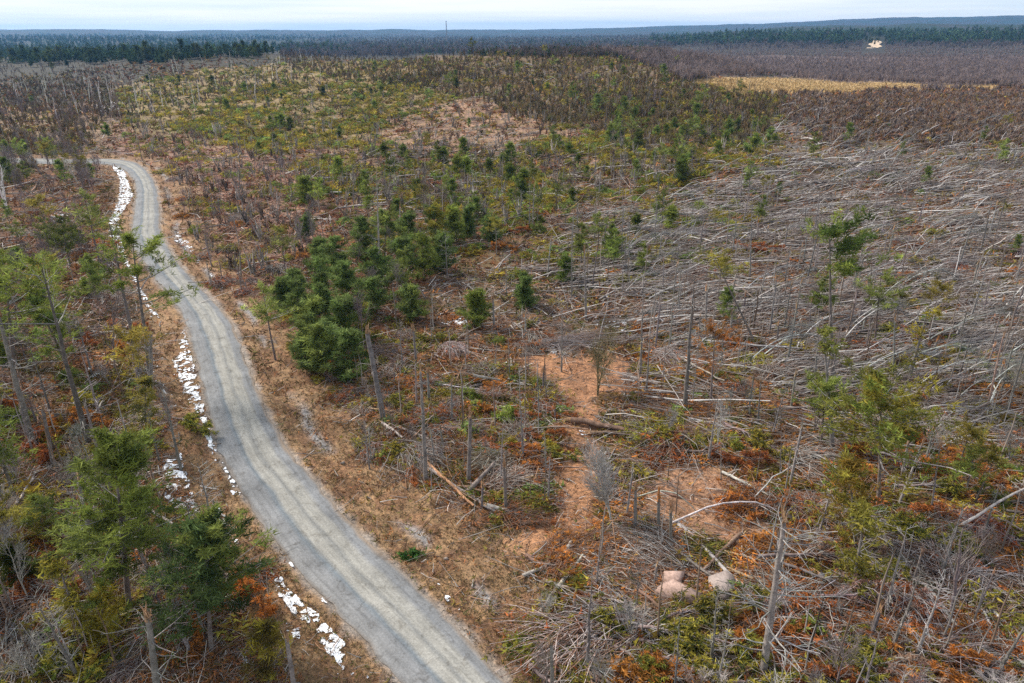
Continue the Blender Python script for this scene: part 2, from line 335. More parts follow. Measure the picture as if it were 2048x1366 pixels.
# ------------------------------------------------------------------ ground (one sheet to the horizon)
fine = np.arange(-50, 50.01, .2); ang = np.radians(np.concatenate([np.arange(-180, -50, 4), fine, np.arange(54, 180, 4)]))
rad = np.concatenate([np.linspace(.01, 26, 12), np.geomspace(27, 13500, 490)])
AA, RR_ = np.meshgrid(ang, rad); X = np.sin(AA)*RR_; Y = np.cos(AA)*RR_
xf, yf = X.ravel(), Y.ravel(); zb = terrain(xf, yf); rd, side = road_dist(xf, yf)
zn, u, v, dd = zone_of(xf, yf, True); rf = RR_.ravel()
off = sstep(.0, 2.5, rd)
zf = zb+off*((fbm(xf/3, yf/3, 41, 4)-.5)*.9*sstep(0, 6, rd))*(1-sstep(600, 2500, rf)*0)-.12*(1-sstep(-.2, .5, rd))-.22*np.exp(-((rd-2.6)/.9)**2)*(rd > 0)
far = sstep(900, 1500, rf)
bk = (v < 112) & (rf > 300)
zf = zf+far*(fbm(xf/60, yf/60, 47, 3)-.5)*9
C = np.empty((len(xf), 3)); C[:] = (.115, .078, .055)
def paint(mask, col, f=1.): C[mask] = C[mask]*(1-f)+np.array(col)*f
n1 = fbm(xf/5, yf/5, 51, 4); n2 = fbm(xf/14, yf/14, 57, 4); n3 = fbm(xf/1.3, yf/1.3, 61, 3)
paint(zn['leftwood'], (.20, .085, .036)); paint(zn['leftup'], (.21, .14, .09)); paint(zn['slash'], (.26, .155, .115))
paint(zn['midgreen'], (.20, .125, .075)); paint(zn['field'], (.20, .145, .07)); paint(zn['hill'], (.12, .085, .05)); paint(zn['pinklens'], (.30, .185, .125), .85)
paint(zn['pines'], (.15, .06, .03)); paint(zn['center'], (.22, .10, .042)); paint(zn['right'], (.24, .10, .045)); paint(zn['birch'], (.18, .10, .06)); paint(zn['lean'], (.12, .09, .07))
paint(zn['purple'], (.11, .08, .072)); paint(zn['swamp'], (.16, .095, .06)); paint(zn['gold'] | zn['gold2'], (.36, .245, .11))
paint((rf > 500) & ~zn['purple'] & ~zn['hill'] & ~zn['swamp'] & ~zn['gold'] & ~zn['gold2'] & ~zn['field'], (.04, .036, .026))
paint(bk & ~zn['gold'] & ~zn['gold2'], (.04, .034, .026))
C[:] = C*(.72+.56*n2)[:, None]*np.where(zn['right'] | zn['leftwood'] | zn['center'] | zn['birch'], .72, 1.)[:, None]  # debris zones painted darker, imitating the deep shade inside the tangle
m = (n1 > .56) & (rf < 400); paint(m, (.13, .10, .04), .45)
m = (n1 < .42) & (rf < 400); paint(m, (.06, .04, .03), .5)
paint(zn['track'], (.29, .15, .082), .85); paint(zn['spur'], (.25, .17, .11), .9); paint(zn['clear2'], (.28, .165, .105), .8)
rdv = np.where(side > 0, rd*.62, rd); verge = 1-sstep(3.2, 7.5, rdv+(n1-.5)*6); vm = rdv < 12
lf = (verge*vm)[:, None]; tn = np.where((n3 > .5)[:, None], np.array([.23, .145, .08]), np.array([.17, .095, .052])); C[:] = C*(1-lf*.9)+tn*lf*.9
gr = (1-sstep(.0, .9, rd+(n3-.5)*1.4))*(rd < 3); C[:] = C*(1-gr[:, None])+np.array([.20, .175, .155])*gr[:, None]
gs = (side > 0)*np.exp(-((rd-3.0-(n2-.5)*3)/.55)**2)*sstep(.42, .6, n1)*(vm); C[:] = C*(1-gs[:, None]*.8)+np.array([.20, .215, .235])*gs[:, None]*.8
rf2 = sstep(1500, 2400, rf); fo = fbm(xf/160, yf/160, 77, 4)
fc = np.where((fo > .52)[:, None], np.array([.014, .026, .013]), np.array([.03, .028, .022])); C[:] = C*(1-rf2[:, None])+fc*rf2[:, None]
na, nr = len(ang), len(rad)
i = np.arange(nr-1)[:, None]*na; j = np.arange(na)[None]; j2 = (j+1) % na
F = np.stack([i+j, i+na+j, i+na+j2, i+j2], -1).reshape(-1, 4)
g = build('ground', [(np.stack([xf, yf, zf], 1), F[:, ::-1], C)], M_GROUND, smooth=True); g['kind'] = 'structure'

# road sheet
nc = 21; tcr = np.linspace(0, 1, nc)
ew = (fbm(ss/1.6, ss*0+3, 5, 4)-.5)*.6; ew2 = (fbm(ss/1.6, ss*0+9, 15, 4)-.5)*.6
lat = (tcr[None]-.5)*(cw[:, None])+np.where(tcr[None] < .5, -1, 1)*np.abs(tcr[None]*2-1)**6*np.where(tcr[None] < .5, ew[:, None], ew2[:, None])
rx = cx[:, None]+rn[:, 0:1]*lat; ry = cy[:, None]+rn[:, 1:2]*lat
rz = smooth(terrain(cx, cy), 21)[:, None]+.07-.10*np.abs(tcr[None]*2-1)**5+.05*(1-np.abs(tcr[None]*2-1)**2)-.03*np.exp(-((tcr[None]-.36)/.03)**2)-.03*np.exp(-((tcr[None]-.55)/.03)**2)
rzs = terrain(rx, ry); rz = np.where(np.abs(tcr[None]*2-1) > .8, np.minimum(rz, rzs+.05), rz)
V = np.stack([rx, ry, rz], -1).reshape(-1, 3); i = np.arange(len(ss)-1)[:, None]*nc; j = np.arange(nc-1)[None]
F = np.stack([i+j, i+j+1, i+nc+j+1, i+nc+j], -1).reshape(-1, 4)
uv = np.stack([np.broadcast_to(tcr[None], (len(ss), nc)), np.broadcast_to(ss[:, None], (len(ss), nc))], -1).reshape(-1, 2)
o = build('gravel_road', [(V, F, g3(1.))], M_ROAD, smooth=True, uv=uv); o['kind'] = 'structure'; o['label'] = 'grey gravel road with paler wheel tracks curving to a sharp bend'

# pale sand road far beyond the marsh
p = ground_at([1742, 1754, 1746, 1754, 1748], [98, 94, 90, 86, 82])[0]
q = [];
for k in range(4):
    for f in np.linspace(0, 1, 12, endpoint=k == 3): q.append(p[k]*(1-f)+p[k+1]*f)
q = np.array(q); q[:, 0] = smooth(q[:, 0], 7); wd = 11.
V = np.concatenate([q+[wd, 0, 0], q-[wd, 0, 0]]); V[:, 2] = terrain(V[:, 0], V[:, 1])+1.6; n = len(q)
F = np.array([[i, i+1, n+i+1, n+i] for i in range(n-1)])
o = build('sand_road', [(V, F[:, ::-1], (.55, .42, .30))], M_STUFF); o['kind'] = 'structure'
#==OBJECTS==
# ------------------------------------------------------------------ surface height with the small relief of the ground sheet
def surf(x, y):
    x = np.atleast_1d(np.asarray(x, float)); y = np.atleast_1d(np.asarray(y, float))
    rd, _ = road_dist(x, y); r = np.hypot(x, y)
    return terrain(x, y)+sstep(.0, 2.5, rd)*((fbm(x/3, y/3, 41, 4)-.5)*.9*sstep(0, 6, rd))-.22*np.exp(-((rd-2.6)/.9)**2)*(rd > 0)+sstep(900, 1500, r)*(fbm(x/60, y/60, 47, 3)-.5)*9
def S3(u, v, lift=0.):
    p = G(u, v); p[2] = surf(p[0], p[1])[0]+lift; return p
def sample(n, v0, v1, u0=-60, u1=2108, dmax=1500, r=rng, clear=.4):
    """points of the ground the photograph looks at, thinner with distance"""
    u = r.uniform(u0, u1, n); v = r.uniform(v0, v1, n); P, ok = ground_at(u, v); d = np.hypot(P[:, 0], P[:, 1])
    P = P[ok & (d < dmax)]; rd, sd = road_dist(P[:, 0], P[:, 1]); k = rd > clear; P = P[k]; rd = rd[k]; sd = sd[k]
    P[:, 2] = surf(P[:, 0], P[:, 1]); zn, u, v, dd = zone_of(P[:, 0], P[:, 1], True)
    return P, zn, rd, sd, u, v, dd
def stuff(name, parts, mat, label=None):
    o = build(name, parts, mat); o['kind'] = 'stuff'
    if label: o['label'] = label
    return o
GREY = (.27, .25, .24); SILV = (.46, .44, .43); BARK = (.17, .14, .125); BROWN = (.20, .125, .09); SPLIT = (.42, .26, .15); PURP = (.19, .155, .15)
GREEN = (.165, .20, .04); DGREEN = (.135, .19, .052); OLIVE = (.25, .22, .038); YEL = (.33, .27, .04); ORNG = (.37, .15, .035); RUST = (.27, .095, .032)

# ------------------------------------------------------------------ plant builders: each gives {part: (V, F, C)} round its base at the origin
def trunk_line(H, lean, r, K=9, wob=.006):
    t = np.linspace(0, 1, K)[:, None]; P = t*np.array([lean[0], lean[1], H])+r.normal(0, wob*H, (K, 3))*t*(1.3-t); P[:, 2] = t[:, 0]*H; P[0, 2] = -.5
    return P[None]
def splinters(p, T, rad, r, n=6, L=.9, col=SPLIT):
    s = p+r.normal(0, rad*.55, (n, 3))*[1, 1, .3]; D = unit(T+r.normal(0, .12, (n, 3))); ln = L*r.uniform(.35, 1.2, n)
    P = s[:, None]+D[:, None]*ln[:, None, None]*np.linspace(-.25, 1, 3)[None, :, None]
    return tubes(P, np.tile(np.array([.5, .35, .08])*rad, (n, 1)), vary(col, n, .15), 3)
def pine(H, r, lean=(0, 0), n=40, t0=.3, a=.22, p=.8, b=.04, per=12, tsz=.5, cols=(GREEN,), nl=7, bare=10, side=None, rise=.1, dead=GREY, rad=.016, out0=.25, flat=.35):
    P = trunk_line(H, lean, r); Rd = (np.linspace(1, .16, 9)*H*rad)[None]
    t = np.sort(r.uniform(t0, 1, n))**.92; s, _ = interp(np.repeat(P, n, 0), t); az = r.uniform(0, 2*PI, n)
    if side is not None: az = side+r.normal(0, 1.1, n)
    x = (t-t0)/(1-t0); L = (H*(a*(1-x)**p*np.minimum(1, .45+x*3)+b))*r.uniform(.4, 1.35, n)
    D = np.stack([np.cos(az), np.sin(az), rise+.5*x], 1); k = np.linspace(0, 1, 5)[None, :, None]
    Q = s[:, None]+D[:, None]*L[:, None, None]*k+np.array([0, 0, .12])*L[:, None, None]*k**2+r.normal(0, .03, (n, 5, 3))*L[:, None, None]*k
    rl = np.maximum(L*.013, .018)[:, None]*np.linspace(1, .3, 5)
    wood = [tubes(P, Rd, vary(BARK, 1, .1)[0], 7), tubes(Q, rl, vary(dead, n), 3)]
    if bare:
        B, br, _ = grow(P, Rd, bare, H*.13, 1.4, .15, max(t0+.25, .5), -.02, .2, 4, r, .2, .05, .02); wood.append(tubes(B, br, vary(dead, len(B)), 3))
        B2, br2, _ = grow(B, br, 3, H*.04, .7, .3, 1, 0, .6, 3, r, .2, .05, .014); wood.append(tubes(B2, br2, vary(dead, len(B2)), 3))
    ti = np.tile(np.linspace(out0, 1.0, per), n); li = np.repeat(np.arange(n), per); c, _ = interp(Q[li], ti)
    spread = L[li]*.20*(1.25-ti); c = c+r.normal(0, 1, c.shape)*spread[:, None]*[1, 1, flat]
    cc = np.array(cols)[r.integers(0, len(cols), n)][li]*r.normal(1, .16, (len(li), 1))*np.repeat(r.normal(1, .18, n), per)[:, None]
    ax = np.stack([np.cos(az), np.sin(az), .2+0*az], 1)[li]; nl = int(nl*1.4)
    crown = tufts(c, tsz*r.uniform(.7, 1.25, len(c)), nl, np.clip(cc, .004, 1), r, .6, .085, .25, np.repeat(ax*.5, nl, 0))
    return {'trunk': join(wood), 'crown': crown}
def snag(H, r, lean=(0, 0), bm=.018, n=45, L=.13, up=.1, sub=3, top=False, t0=.15, col=GREY, rad=.013, tcol=None, tuft=0, tilt=1.4, bark=BARK):
    P = trunk_line(H, lean, r); Rd = (np.linspace(1, .45 if top else .12, 9)*H*rad)[None]
    B, br, t = grow(P, Rd, n, H*L, tilt, t0, .99, up, .3, 4, r, .45, .045, bm); tc = np.array(bark)*.5+np.array(col)*.5
    wood = [tubes(P, Rd, vary(tc, 1, .12)[0], 7), tubes(B, br, vary(col, len(B)), 3)]
    if sub:
        B2, b2, _ = grow(B, br, sub, H*L*.38, .75, .25, 1, .02, .6, 3, r, .3, .05, bm*.72); wood.append(tubes(B2, b2, vary(col, len(B2)), 3))
    if top: wood.append(splinters(P[0, -1], unit(P[0, -1]-P[0, -2]), H*rad*.6, r, 6, 1.0))
    d = {'trunk': join(wood)}
    if tuft:
        li = r.choice(len(B), tuft); e = B[li].reshape(-1, 3); e = np.repeat(e, 4, 0)+r.normal(0, .3, (len(e)*4, 3))
        d['crown'] = tufts(e, .42, 6, vary(tcol or OLIVE, len(e), .2), r)
    return d
def broken(H, r, lean=(0, 0), n=9, L=.22, rad=.03, col=GREY, bark=BARK, tcol=SPLIT):
    P = trunk_line(H, lean, r, wob=.004); Rd = (np.linspace(1, .72, 9)*max(H*rad, .16))[None]
    parts = [tubes(P, Rd, vary(np.array(bark)*.6+np.array(GREY)*.4, 1, .12)[0], 8)]
    if n:
        B, br, _ = grow(P, Rd, n, H*L, 1.35, .2, .98, .0, .2, 4, r, .1, .06, .02); parts.append(tubes(B, br, vary(col, len(B)), 3))
        B2, b2, _ = grow(B, br, 2, H*L*.4, .8, .3, 1, 0, .6, 3, r, .3, .05, .014); parts.append(tubes(B2, b2, vary(col, len(B2)), 3))
    return {'trunk': join(parts), 'splintered_top': splinters(P[0, -1], np.array([0, 0, 1.]), Rd[0, -1], r, 9, 1.1, tcol)}
def bare_tree(H, r, stems=1, n=16, col=PURP, spread=.35, L=.34, sub=6, sub2=4, rad=.011, lean=(0, 0)):
    az = r.uniform(0, 2*PI, stems); k = np.linspace(0, 1, 8)[None, :, None]; sp = r.uniform(.1, 1, stems)*spread*(stems > 1)
    D = np.stack([np.cos(az)*sp+lean[0]/H, np.sin(az)*sp+lean[1]/H, np.ones(stems)], 1)*(H*r.uniform(.75, 1, stems))[:, None]
    P = D[:, None]*k+r.normal(0, .012*H, (stems, 8, 3))*k; P[:, 0, 2] = -.3; Rd = np.tile(np.linspace(1, .2, 8)*H*rad, (stems, 1))
    B, br, _ = grow(P, Rd, n, H*L, .62, .22, .97, .18, .5, 5, r, .55, .035, .018)
    B2, b2, _ = grow(B, br, sub, H*L*.42, .55, .2, 1, .12, .55, 4, r, .4, .04, .013)
    parts = [tubes(P, Rd, vary(col, stems), 6), tubes(B, br, vary(col, len(B)), 3)]; tw = [tubes(B2, b2, vary(col, len(B2)), 3)]
    if sub2:
        B3, b3, _ = grow(B2, b2, sub2, H*L*.2, .5, .2, 1, .1, .6, 3, r, .3, .04, .010); tw.append(tubes(B3, b3, vary(col, len(B3)), 3))
    if stems > 1: return {'stems': join(parts+tw)}
    return {'trunk': join(parts), 'twigs': join(tw)}
def birch(H, r, h=.45, n=16, col=SILV, lie=0.):
    """a stem bent over towards +x, its twigs streaming the same way"""
    k = np.linspace(0, 1, 9)[:, None]; a = k*(PI/2*(1.05+.35*r.random()))
    X = np.sin(a*.55)*H*.95*(1-.15*h); Zh = np.sin(np.clip(a, 0, PI)*.98)*H*h*(.55 if lie else 1)+.1
    P = np.concatenate([X*k**.35 if not lie else X, r.normal(0, .02*H, (9, 1))*k, Zh], 1)[None]; P[0, 0, 2] = -.2
    Rd = (np.linspace(1, .2, 9)*H*.0065+.012)[None]
    B, br, _ = grow(P, Rd, n, H*.36, .32, .35, 1, -.10, .5, 5, r, .3, .03, .016, bias=(.8, 0, .1))
    B2, b2, _ = grow(B, br, 5, H*.17, .3, .15, 1, -.08, .55, 4, r, .3, .03, .011, bias=(.6, 0, 0))
    tc = np.array(col)*.46
    return {'trunk': join([tubes(P, Rd, vary(col, 1, .08)[0], 5)]), 'twigs': join([tubes(B, br, vary(tc, len(B)), 3), tubes(B2, b2, vary(tc*.8, len(B2)), 3)])}
def log_geo(L, rad, r, col=BROWN, stubs=6, sl=.6, split=True, sag=.0, side=6, taper=.55):
    """a log lying along +x from the origin"""
    k = np.linspace(0, 1, 8)[:, None]; P = np.concatenate([k*L, r.normal(0, .008*L, (8, 1)), rad*.7+sag*np.sin(k*PI)*L+r.normal(0, .004*L, (8, 1))], 1)[None]
    Rd = (np.linspace(1, taper, 8)*rad)[None]; parts = [tubes(P, Rd, vary(col, 1, .1)[0], side)]
    if stubs:
        B, br, _ = grow(P, Rd, stubs, sl, 1.1, .1, .98, .1, .3, 4, r, .2, .07, .015); parts.append(tubes(B, br, vary(np.array(col)*.5+np.array(GREY)*.5, len(B)), 3))
    d = {'trunk': join(parts)}
    if split: d['splintered_end'] = splinters(P[0, 0], np.array([-1., 0, .1]), rad, r, 6, rad*3.5)
    return d
def fallen_pine(L, r, tcol=RUST, n=34, bl=.24, needles=1., green=None):
    k = np.linspace(0, 1, 8)[:, None]; P = np.concatenate([k*L, r.normal(0, .01*L, (8, 1)), .35+.05*L*np.sin(k*2.6)], 1)[None]; Rd = (np.linspace(1, .2, 8)*L*.016)[None]
    B, br, t = grow(P, Rd, n, L*bl, .75, .25, 1, -.12, .35, 6, r, .4, .045, .02, bias=(.3, 0, .25)); B[:, :, 2] = np.maximum(B[:, :, 2], .05)
    B2, b2, _ = grow(B, br, 5, L*bl*.42, .5, .2, 1, -.1, .6, 4, r, .3, .04, .013); B2[:, :, 2] = np.maximum(B2[:, :, 2], .05)
    d = {'trunk': join([tubes(P, Rd, vary(BARK, 1)[0], 6), tubes(B, br, vary(GREY, len(B)), 3), tubes(B2, b2, vary(BROWN, len(B2)), 3)])}
    m = int(len(B2)*needles); li = r.choice(len(B2), m); e = B2[li][:, 1:].reshape(-1, 3)
    cl = np.array([tcol, np.array(tcol)*1.35, green if green is not None else tcol])[r.integers(0, 3, len(e))]
    d['dead_foliage' if green is None else 'foliage'] = tufts(e, .34, 6, cl*r.normal(1, .2, (len(e), 1)).clip(.4), r, .5, .14, 0., (.35, 0, -.1))
    return d
def bush(H, r, cols=(GREEN, OLIVE), n=90, tsz=.45, nl=8):
    a = r.uniform(0, 2*PI, n); q = np.sqrt(r.uniform(0, 1, n)); h = (1-q**2.2)*r.uniform(.25, 1, n); lob = 1+.35*np.sin(a*r.integers(2, 5)+r.uniform(0, 6))
    c = np.stack([np.cos(a)*q*H*.8*lob, np.sin(a)*q*H*.8*lob, h*H*(.8+.3*r.random(n))], 1)
    k = np.linspace(0, 1, 3)[None, :, None]; P = c[::4, None]*k
    return {'stem': join([tubes(P, np.full(P.shape[:2], .02), BROWN, 3)]), 'foliage': tufts(c, tsz*r.uniform(.7, 1.3, n), nl, np.array(cols)[r.integers(0, len(cols), n)]*r.normal(1, .2, (n, 1)).clip(.4), r, .7, .15, .35)}
def pile(Rr, r, col=RUST, n=70, wood=GREY, nt=60):
    a = r.uniform(0, 2*PI, n); q = np.sqrt(r.uniform(0, 1, n))*Rr*.7; s = np.stack([np.cos(a)*q, np.sin(a)*q, r.uniform(.05, .45, n)*Rr*(1-q/Rr)], 1)
    b = r.normal(0, .7, n); D = np.stack([np.cos(b), np.sin(b), r.uniform(-.05, .55, n)], 1); L = Rr*r.uniform(.5, 1.3, n); k = np.linspace(0, 1, 5)[None, :, None]
    Q = s[:, None]+D[:, None]*L[:, None, None]*k+np.array([0, 0, -.45])*L[:, None, None]*k**2+r.normal(0, .03, (n, 5, 3))*Rr*k; Q[..., 2] = np.maximum(Q[..., 2], .03)
    cl = np.where(r.random(n)[:, None] < .5, np.array(wood), np.array(BROWN))*r.normal(1, .18, (n, 1)).clip(.4)
    c = Q[r.integers(0, n, nt), r.integers(1, 5, nt)]
    return {'branches': join([tubes(Q, np.full((n, 5), .022)*np.linspace(1.2, .6, 5), cl, 3)]), 'dead_needles': tufts(c, .42, 7, vary(col, nt, .22), r, .5, .15, .05)}
def rock(sz, r, n=2):
    import bmesh
    bm = bmesh.new(); q = unit(r.normal(size=(10, 3)))*r.uniform(.9, 1.15, (10, 1)); q[:, 2] = np.clip(q[:, 2], -.6, .62+r.uniform(-.05, .2))
    for c in q*np.asarray(sz): bm.verts.new(c)
    bmesh.ops.convex_hull(bm, input=bm.verts[:]); bmesh.ops.triangulate(bm, faces=bm.faces[:])
    for v in [v for v in bm.verts if not v.link_faces]: bm.verts.remove(v)
    bm.verts.index_update(); V = np.array([v.co[:] for v in bm.verts]); F = np.array([[v.index for v in f.verts] for f in bm.faces]); bm.free()
    return V, F, np.ones(V.shape)

# ------------------------------------------------------------------ things: linking, copying, labels
REG = []
MATS = {'trunk': M_WOOD, 'twigs': M_WOOD, 'branches': M_WOOD, 'splintered_top': M_WOOD, 'splintered_end': M_WOOD, 'stem': M_WOOD, 'crown': M_LEAF, 'foliage': M_LEAF, 'dead_foliage': M_LEAF, 'dead_needles': M_LEAF}
def make(name, parts, base, cat, desc, group=None, rot=(0, 0, 0), label=None, scale=1., tint=None, single=False):
    """a thing of its own: an Empty at its base with its parts under it"""
    if single:
        o = build(name, [x for x in [join(list(parts.values()))]], M_LEAF)
        kids = []
    else:
        o = bpy.data.objects.new(name, None); COL.objects.link(o); o.empty_display_size = .5
        kids = [build(k, [v], MATS.get(k, M_WOOD), o) for k, v in parts.items()]
        for q in kids[1:]:
            if q.name.startswith('splintered'): q.parent = kids[0]
    o.location = tuple(base); o.rotation_euler = rot; o.scale = (scale,)*3 if not hasattr(scale, '__len__') else tuple(scale)
    finish(o, kids, cat, desc, group, label, tint); return o
def finish(o, kids, cat, desc, group, label, tint):
    o['category'] = cat
    if group: o['group'] = group
    if label: o['label'] = label
    for k in kids or [o]:
        if tint is not None: k.color = (*tint, 1)
    REG.append([o, desc, label is not None])
def dup(src, base, rot, scale, desc, tint=None):
    o = src.copy(); COL.objects.link(o); kids = []
    for ch in src.children:
        c = ch.copy(); COL.objects.link(c); c.parent = o; kids.append(c)
        for gc in ch.children:
            d = gc.copy(); COL.objects.link(d); d.parent = c; kids.append(d)
    o.location = tuple(base); o.rotation_euler = rot; o.scale = (scale,)*3 if not hasattr(scale, '__len__') else tuple(scale)
    if 'label' in o: del o['label']
    for k in kids or [o]:
        if tint is not None: k.color = (*tint, 1)
    REG.append([o, desc, False]); return o
HP = []
def fill(name, protos, n, poly, cat, descs, group, smin=.8, smax=1.25, yaw=None, tintv=.15, single=False, clear=1.2, lean=.05, lift=0., solid=0., keep=None, mind=0.):
    """n copies spread over the part of the ground inside an outline"""
    r = np.random.default_rng(abs(hash_(name+group+str(poly[0])))); us = [q[0] for q in poly]; vs = [q[1] for q in poly]; got = []
    tries = 0
    while len(got) < n and tries < 40:
        tries += 1
        u = r.uniform(min(us)-40, max(us)+40, n*3); v = r.uniform(min(vs)-20, max(vs)+20, n*3); v = np.maximum(v, 66); u0_, v0_ = u, v; P, ok = ground_at(u, v); uj, vj = jit(P[:, 0], P[:, 1], u, v); k = inpoly(uj, vj, poly) & ok
        if 'birch' not in name and 'pole' not in name and 'forest' not in name: k &= ~(inpoly(u, v, Z['track']) | inpoly(u, v, Z['clear2']) | inpoly(u, v, Z['spur']))
        u, v = u[k], v[k]
        if keep is not None: k = keep(u, v); u, v = u[k], v[k]
        if not len(u): continue
        P, ok = ground_at(u, v); P = P[ok]; rd, _ = road_dist(P[:, 0], P[:, 1]); P = P[rd > clear]
        if solid:
            pu, pv, _ = project(P); P = P[~(((pu > 295) & (pu < 425) & (pv > 870) & (pv < 1190)) | ((pu > 1280) & (pu < 1500) & (pv > 1120) & (pv < 1310)) | ((pu > 520) & (pu < 720) & (pv > 1150)))]
        for q in P:
            if solid and len(HP) and (np.hypot(*(np.array(HP)-q[:2]).T) < solid).any(): continue
            if mind and any(abs(q[0]-g[0]) < mind and abs(q[1]-g[1]) < mind for g in got): continue
            got.append(q)
            if len(got) >= n: break
    if not got: return
    got = np.array(got); zz = surf(got[:, 0], got[:, 1])
    for i, q in enumerate(got):
        j = int(r.integers(0, len(protos))); s_ = r.uniform(smin, smax); yw = r.uniform(0, 2*PI) if yaw is None else yaw+r.normal(0, .3)
        rot = (r.normal(0, lean), r.normal(0, lean), yw); ti = np.clip(r.normal(1, tintv)*r.normal(1, .03, 3), .4, 1.7)
        key = (name, group, j, id(protos)); base = (q[0], q[1], zz[i]+lift)
        if key not in SRC:
            SRC[key] = make(name, protos[j], base, cat, descs[j % len(descs)], group, rot, None, s_, ti, single)
        else: dup(SRC[key], base, rot, s_, descs[j % len(descs)], ti)
SRC = {}
def hash_(s):
    h = 7
    for c in s: h = (h*131+ord(c)) % 2147483647
    return h
def hero(name, fn, bu, bv, tu, tv, cat, label, group=None, tint=None, **kw):
    """an upright thing whose foot and top are known; its height and lean follow from the place it stands in"""
    B = S3(bu, bv); d = raydir([tu], [tv])[0]; t = B[1]/d[1]; T = CP+d*t; H = max(T[2]-B[2], 1.5)
    r = np.random.default_rng(int(bu*7+bv*13)); parts = fn(H, r, lean=(T[0]-B[0], r.normal(0, .02)*H), **kw)
    HP.append(B[:2]); return make(name, parts, B, cat, None, group, (0, 0, 0), label, 1., tint)
def lay(name, u1, v1, u2, v2, rad, label, cat='fallen log', col=BROWN, group=None, z1=0., z2=0., **kw):
    A = S3(u1, v1, z1); Bp = S3(u2, v2, z2)
    if z1 or z2:
        pass
    D = Bp-A; L = float(np.linalg.norm(D)); r = np.random.default_rng(int(u1*3+v1*5)); parts = log_geo(L, rad, r, col, **kw)
    return make(name, parts, A, cat, None, group, (0, -math.asin(D[2]/L), math.atan2(D[1], D[0])), label)
def RN(k): return np.random.default_rng(k)
# ------------------------------------------------------------------ live pines that one can point to
WP = 'live white pine'
GB, GY = (.19, .225, .055), (.25, .21, .045)
hero('white_pine', pine, 303, 772, 262, 480, WP, 'tall thin pine with flat needle plumes reaching over the gravel road', n=17, t0=.42, a=.27, b=.12, per=16, tsz=.6, cols=(GREEN, GB), nl=9, bare=12, out0=.5, flat=.3)
hero('white_pine', pine, 176, 884, 92, 520, WP, 'leaning grey pine with a bare trunk and green top left of the road', n=16, t0=.62, a=.25, b=.08, per=13, tsz=.55, cols=(GREEN, GB), bare=16, side=2.6)
hero('dead_snag', snag, 66, 892, 0, 628, 'dead tree', 'thick leaning dark trunk at the left edge of the photo', n=14, L=.2, top=True, rad=.022)
hero('white_pine', pine, 282, 755, 219, 448, WP, 'slender grey pine leaning behind the plumed pine by the snow strip', n=13, t0=.68, a=.16, b=.06, per=10, tsz=.5, bare=8)
hero('white_pine', pine, 30, 765, 18, 528, WP, 'green pine cut off by the left picture edge above the leaning trunk', n=24, t0=.55, a=.35, b=.12, per=13, tsz=.6, nl=8)
hero('white_pine', pine, 258, 1215, 225, 893, WP, 'broad full green pine beside the widest snow patch', n=64, t0=.28, a=.30, b=.07, per=17, tsz=.55, cols=(GREEN, GB, GREEN, (.09, .115, .03)), nl=9, bare=8)
hero('white_pine', pine, 422, 1302, 405, 1052, WP, 'rounded soft green pine standing closest to the road bottom left', n=62, t0=.25, a=.34, b=.08, per=17, tsz=.5, cols=((.07, .105, .035), GB), nl=9, bare=6)
hero('dead_snag', snag, 190, 1125, 158, 955, 'dead tree', 'grey dead trunk in front of the broad full green pine', n=26, L=.28, top=True, rad=.026, tuft=9, tcol=GB)
hero('dead_snag', snag, 167, 1285, 114, 1122, 'dead tree', 'leaning grey trunk with a tuft of yellow green at its top', n=22, L=.3, top=False, rad=.024, tuft=12, tcol=OLIVE)
hero('young_conifer', pine, 208, 1290, 203, 1180, 'young conifer', 'small bright yellow green conifer at the foot of the leaning grey trunk', n=40, t0=.05, a=.42, per=9, tsz=.45, cols=(YEL, OLIVE, GB), bare=0)
hero('broken_trunk', broken, 318, 1400, 296, 1236, 'broken tree', 'grey broken trunk with bare curved limbs at the bottom edge', n=12, L=.4, rad=.035)
hero('broken_trunk', broken, 592, 1400, 573, 1275, 'broken tree', 'snapped trunk with long orange splintered top between snow patches', n=2, L=.12, rad=.03)
hero('young_conifer', pine, 292, 893, 290, 762, 'young conifer', 'olive young conifer on brown litter left of the road', n=44, t0=.1, a=.36, per=9, tsz=.45, cols=(OLIVE, GY, (.10, .10, .03)), bare=0)
hero('broken_trunk', broken, 303, 792, 300, 668, 'broken tree', 'pale broken double trunk beside the plumed pine', n=14, L=.25)
hero('broken_trunk', broken, 108, 935, 88, 815, 'broken tree', 'orange topped broken trunk near the left edge', n=8, L=.25)
hero('bare_tree', bare_tree, 230, 745, 222, 560, 'bare tree', 'fine grey bare tree between the leaning pine and the snow', n=14)
hero('white_birch', bare_tree, 14, 420, -2, 290, 'white birch', 'white birch trunk at the left edge of the photo', n=9, stems=2, col=(.62, .60, .58), sub=4, sub2=0, rad=.016)
hero('young_conifer', pine, 535, 1350, 530, 1245, 'young conifer', 'olive bush conifer at the bottom edge between the snow patches', n=36, t0=.05, a=.5, per=9, tsz=.45, cols=(OLIVE, YEL, (.13, .10, .03)), bare=0)
hero('young_conifer', pine, 95, 1080, 70, 990, 'young conifer', 'dull olive conifer behind the grey dead trunk at far left', n=30, t0=.1, a=.5, per=9, tsz=.45, cols=(OLIVE, GB), bare=0)
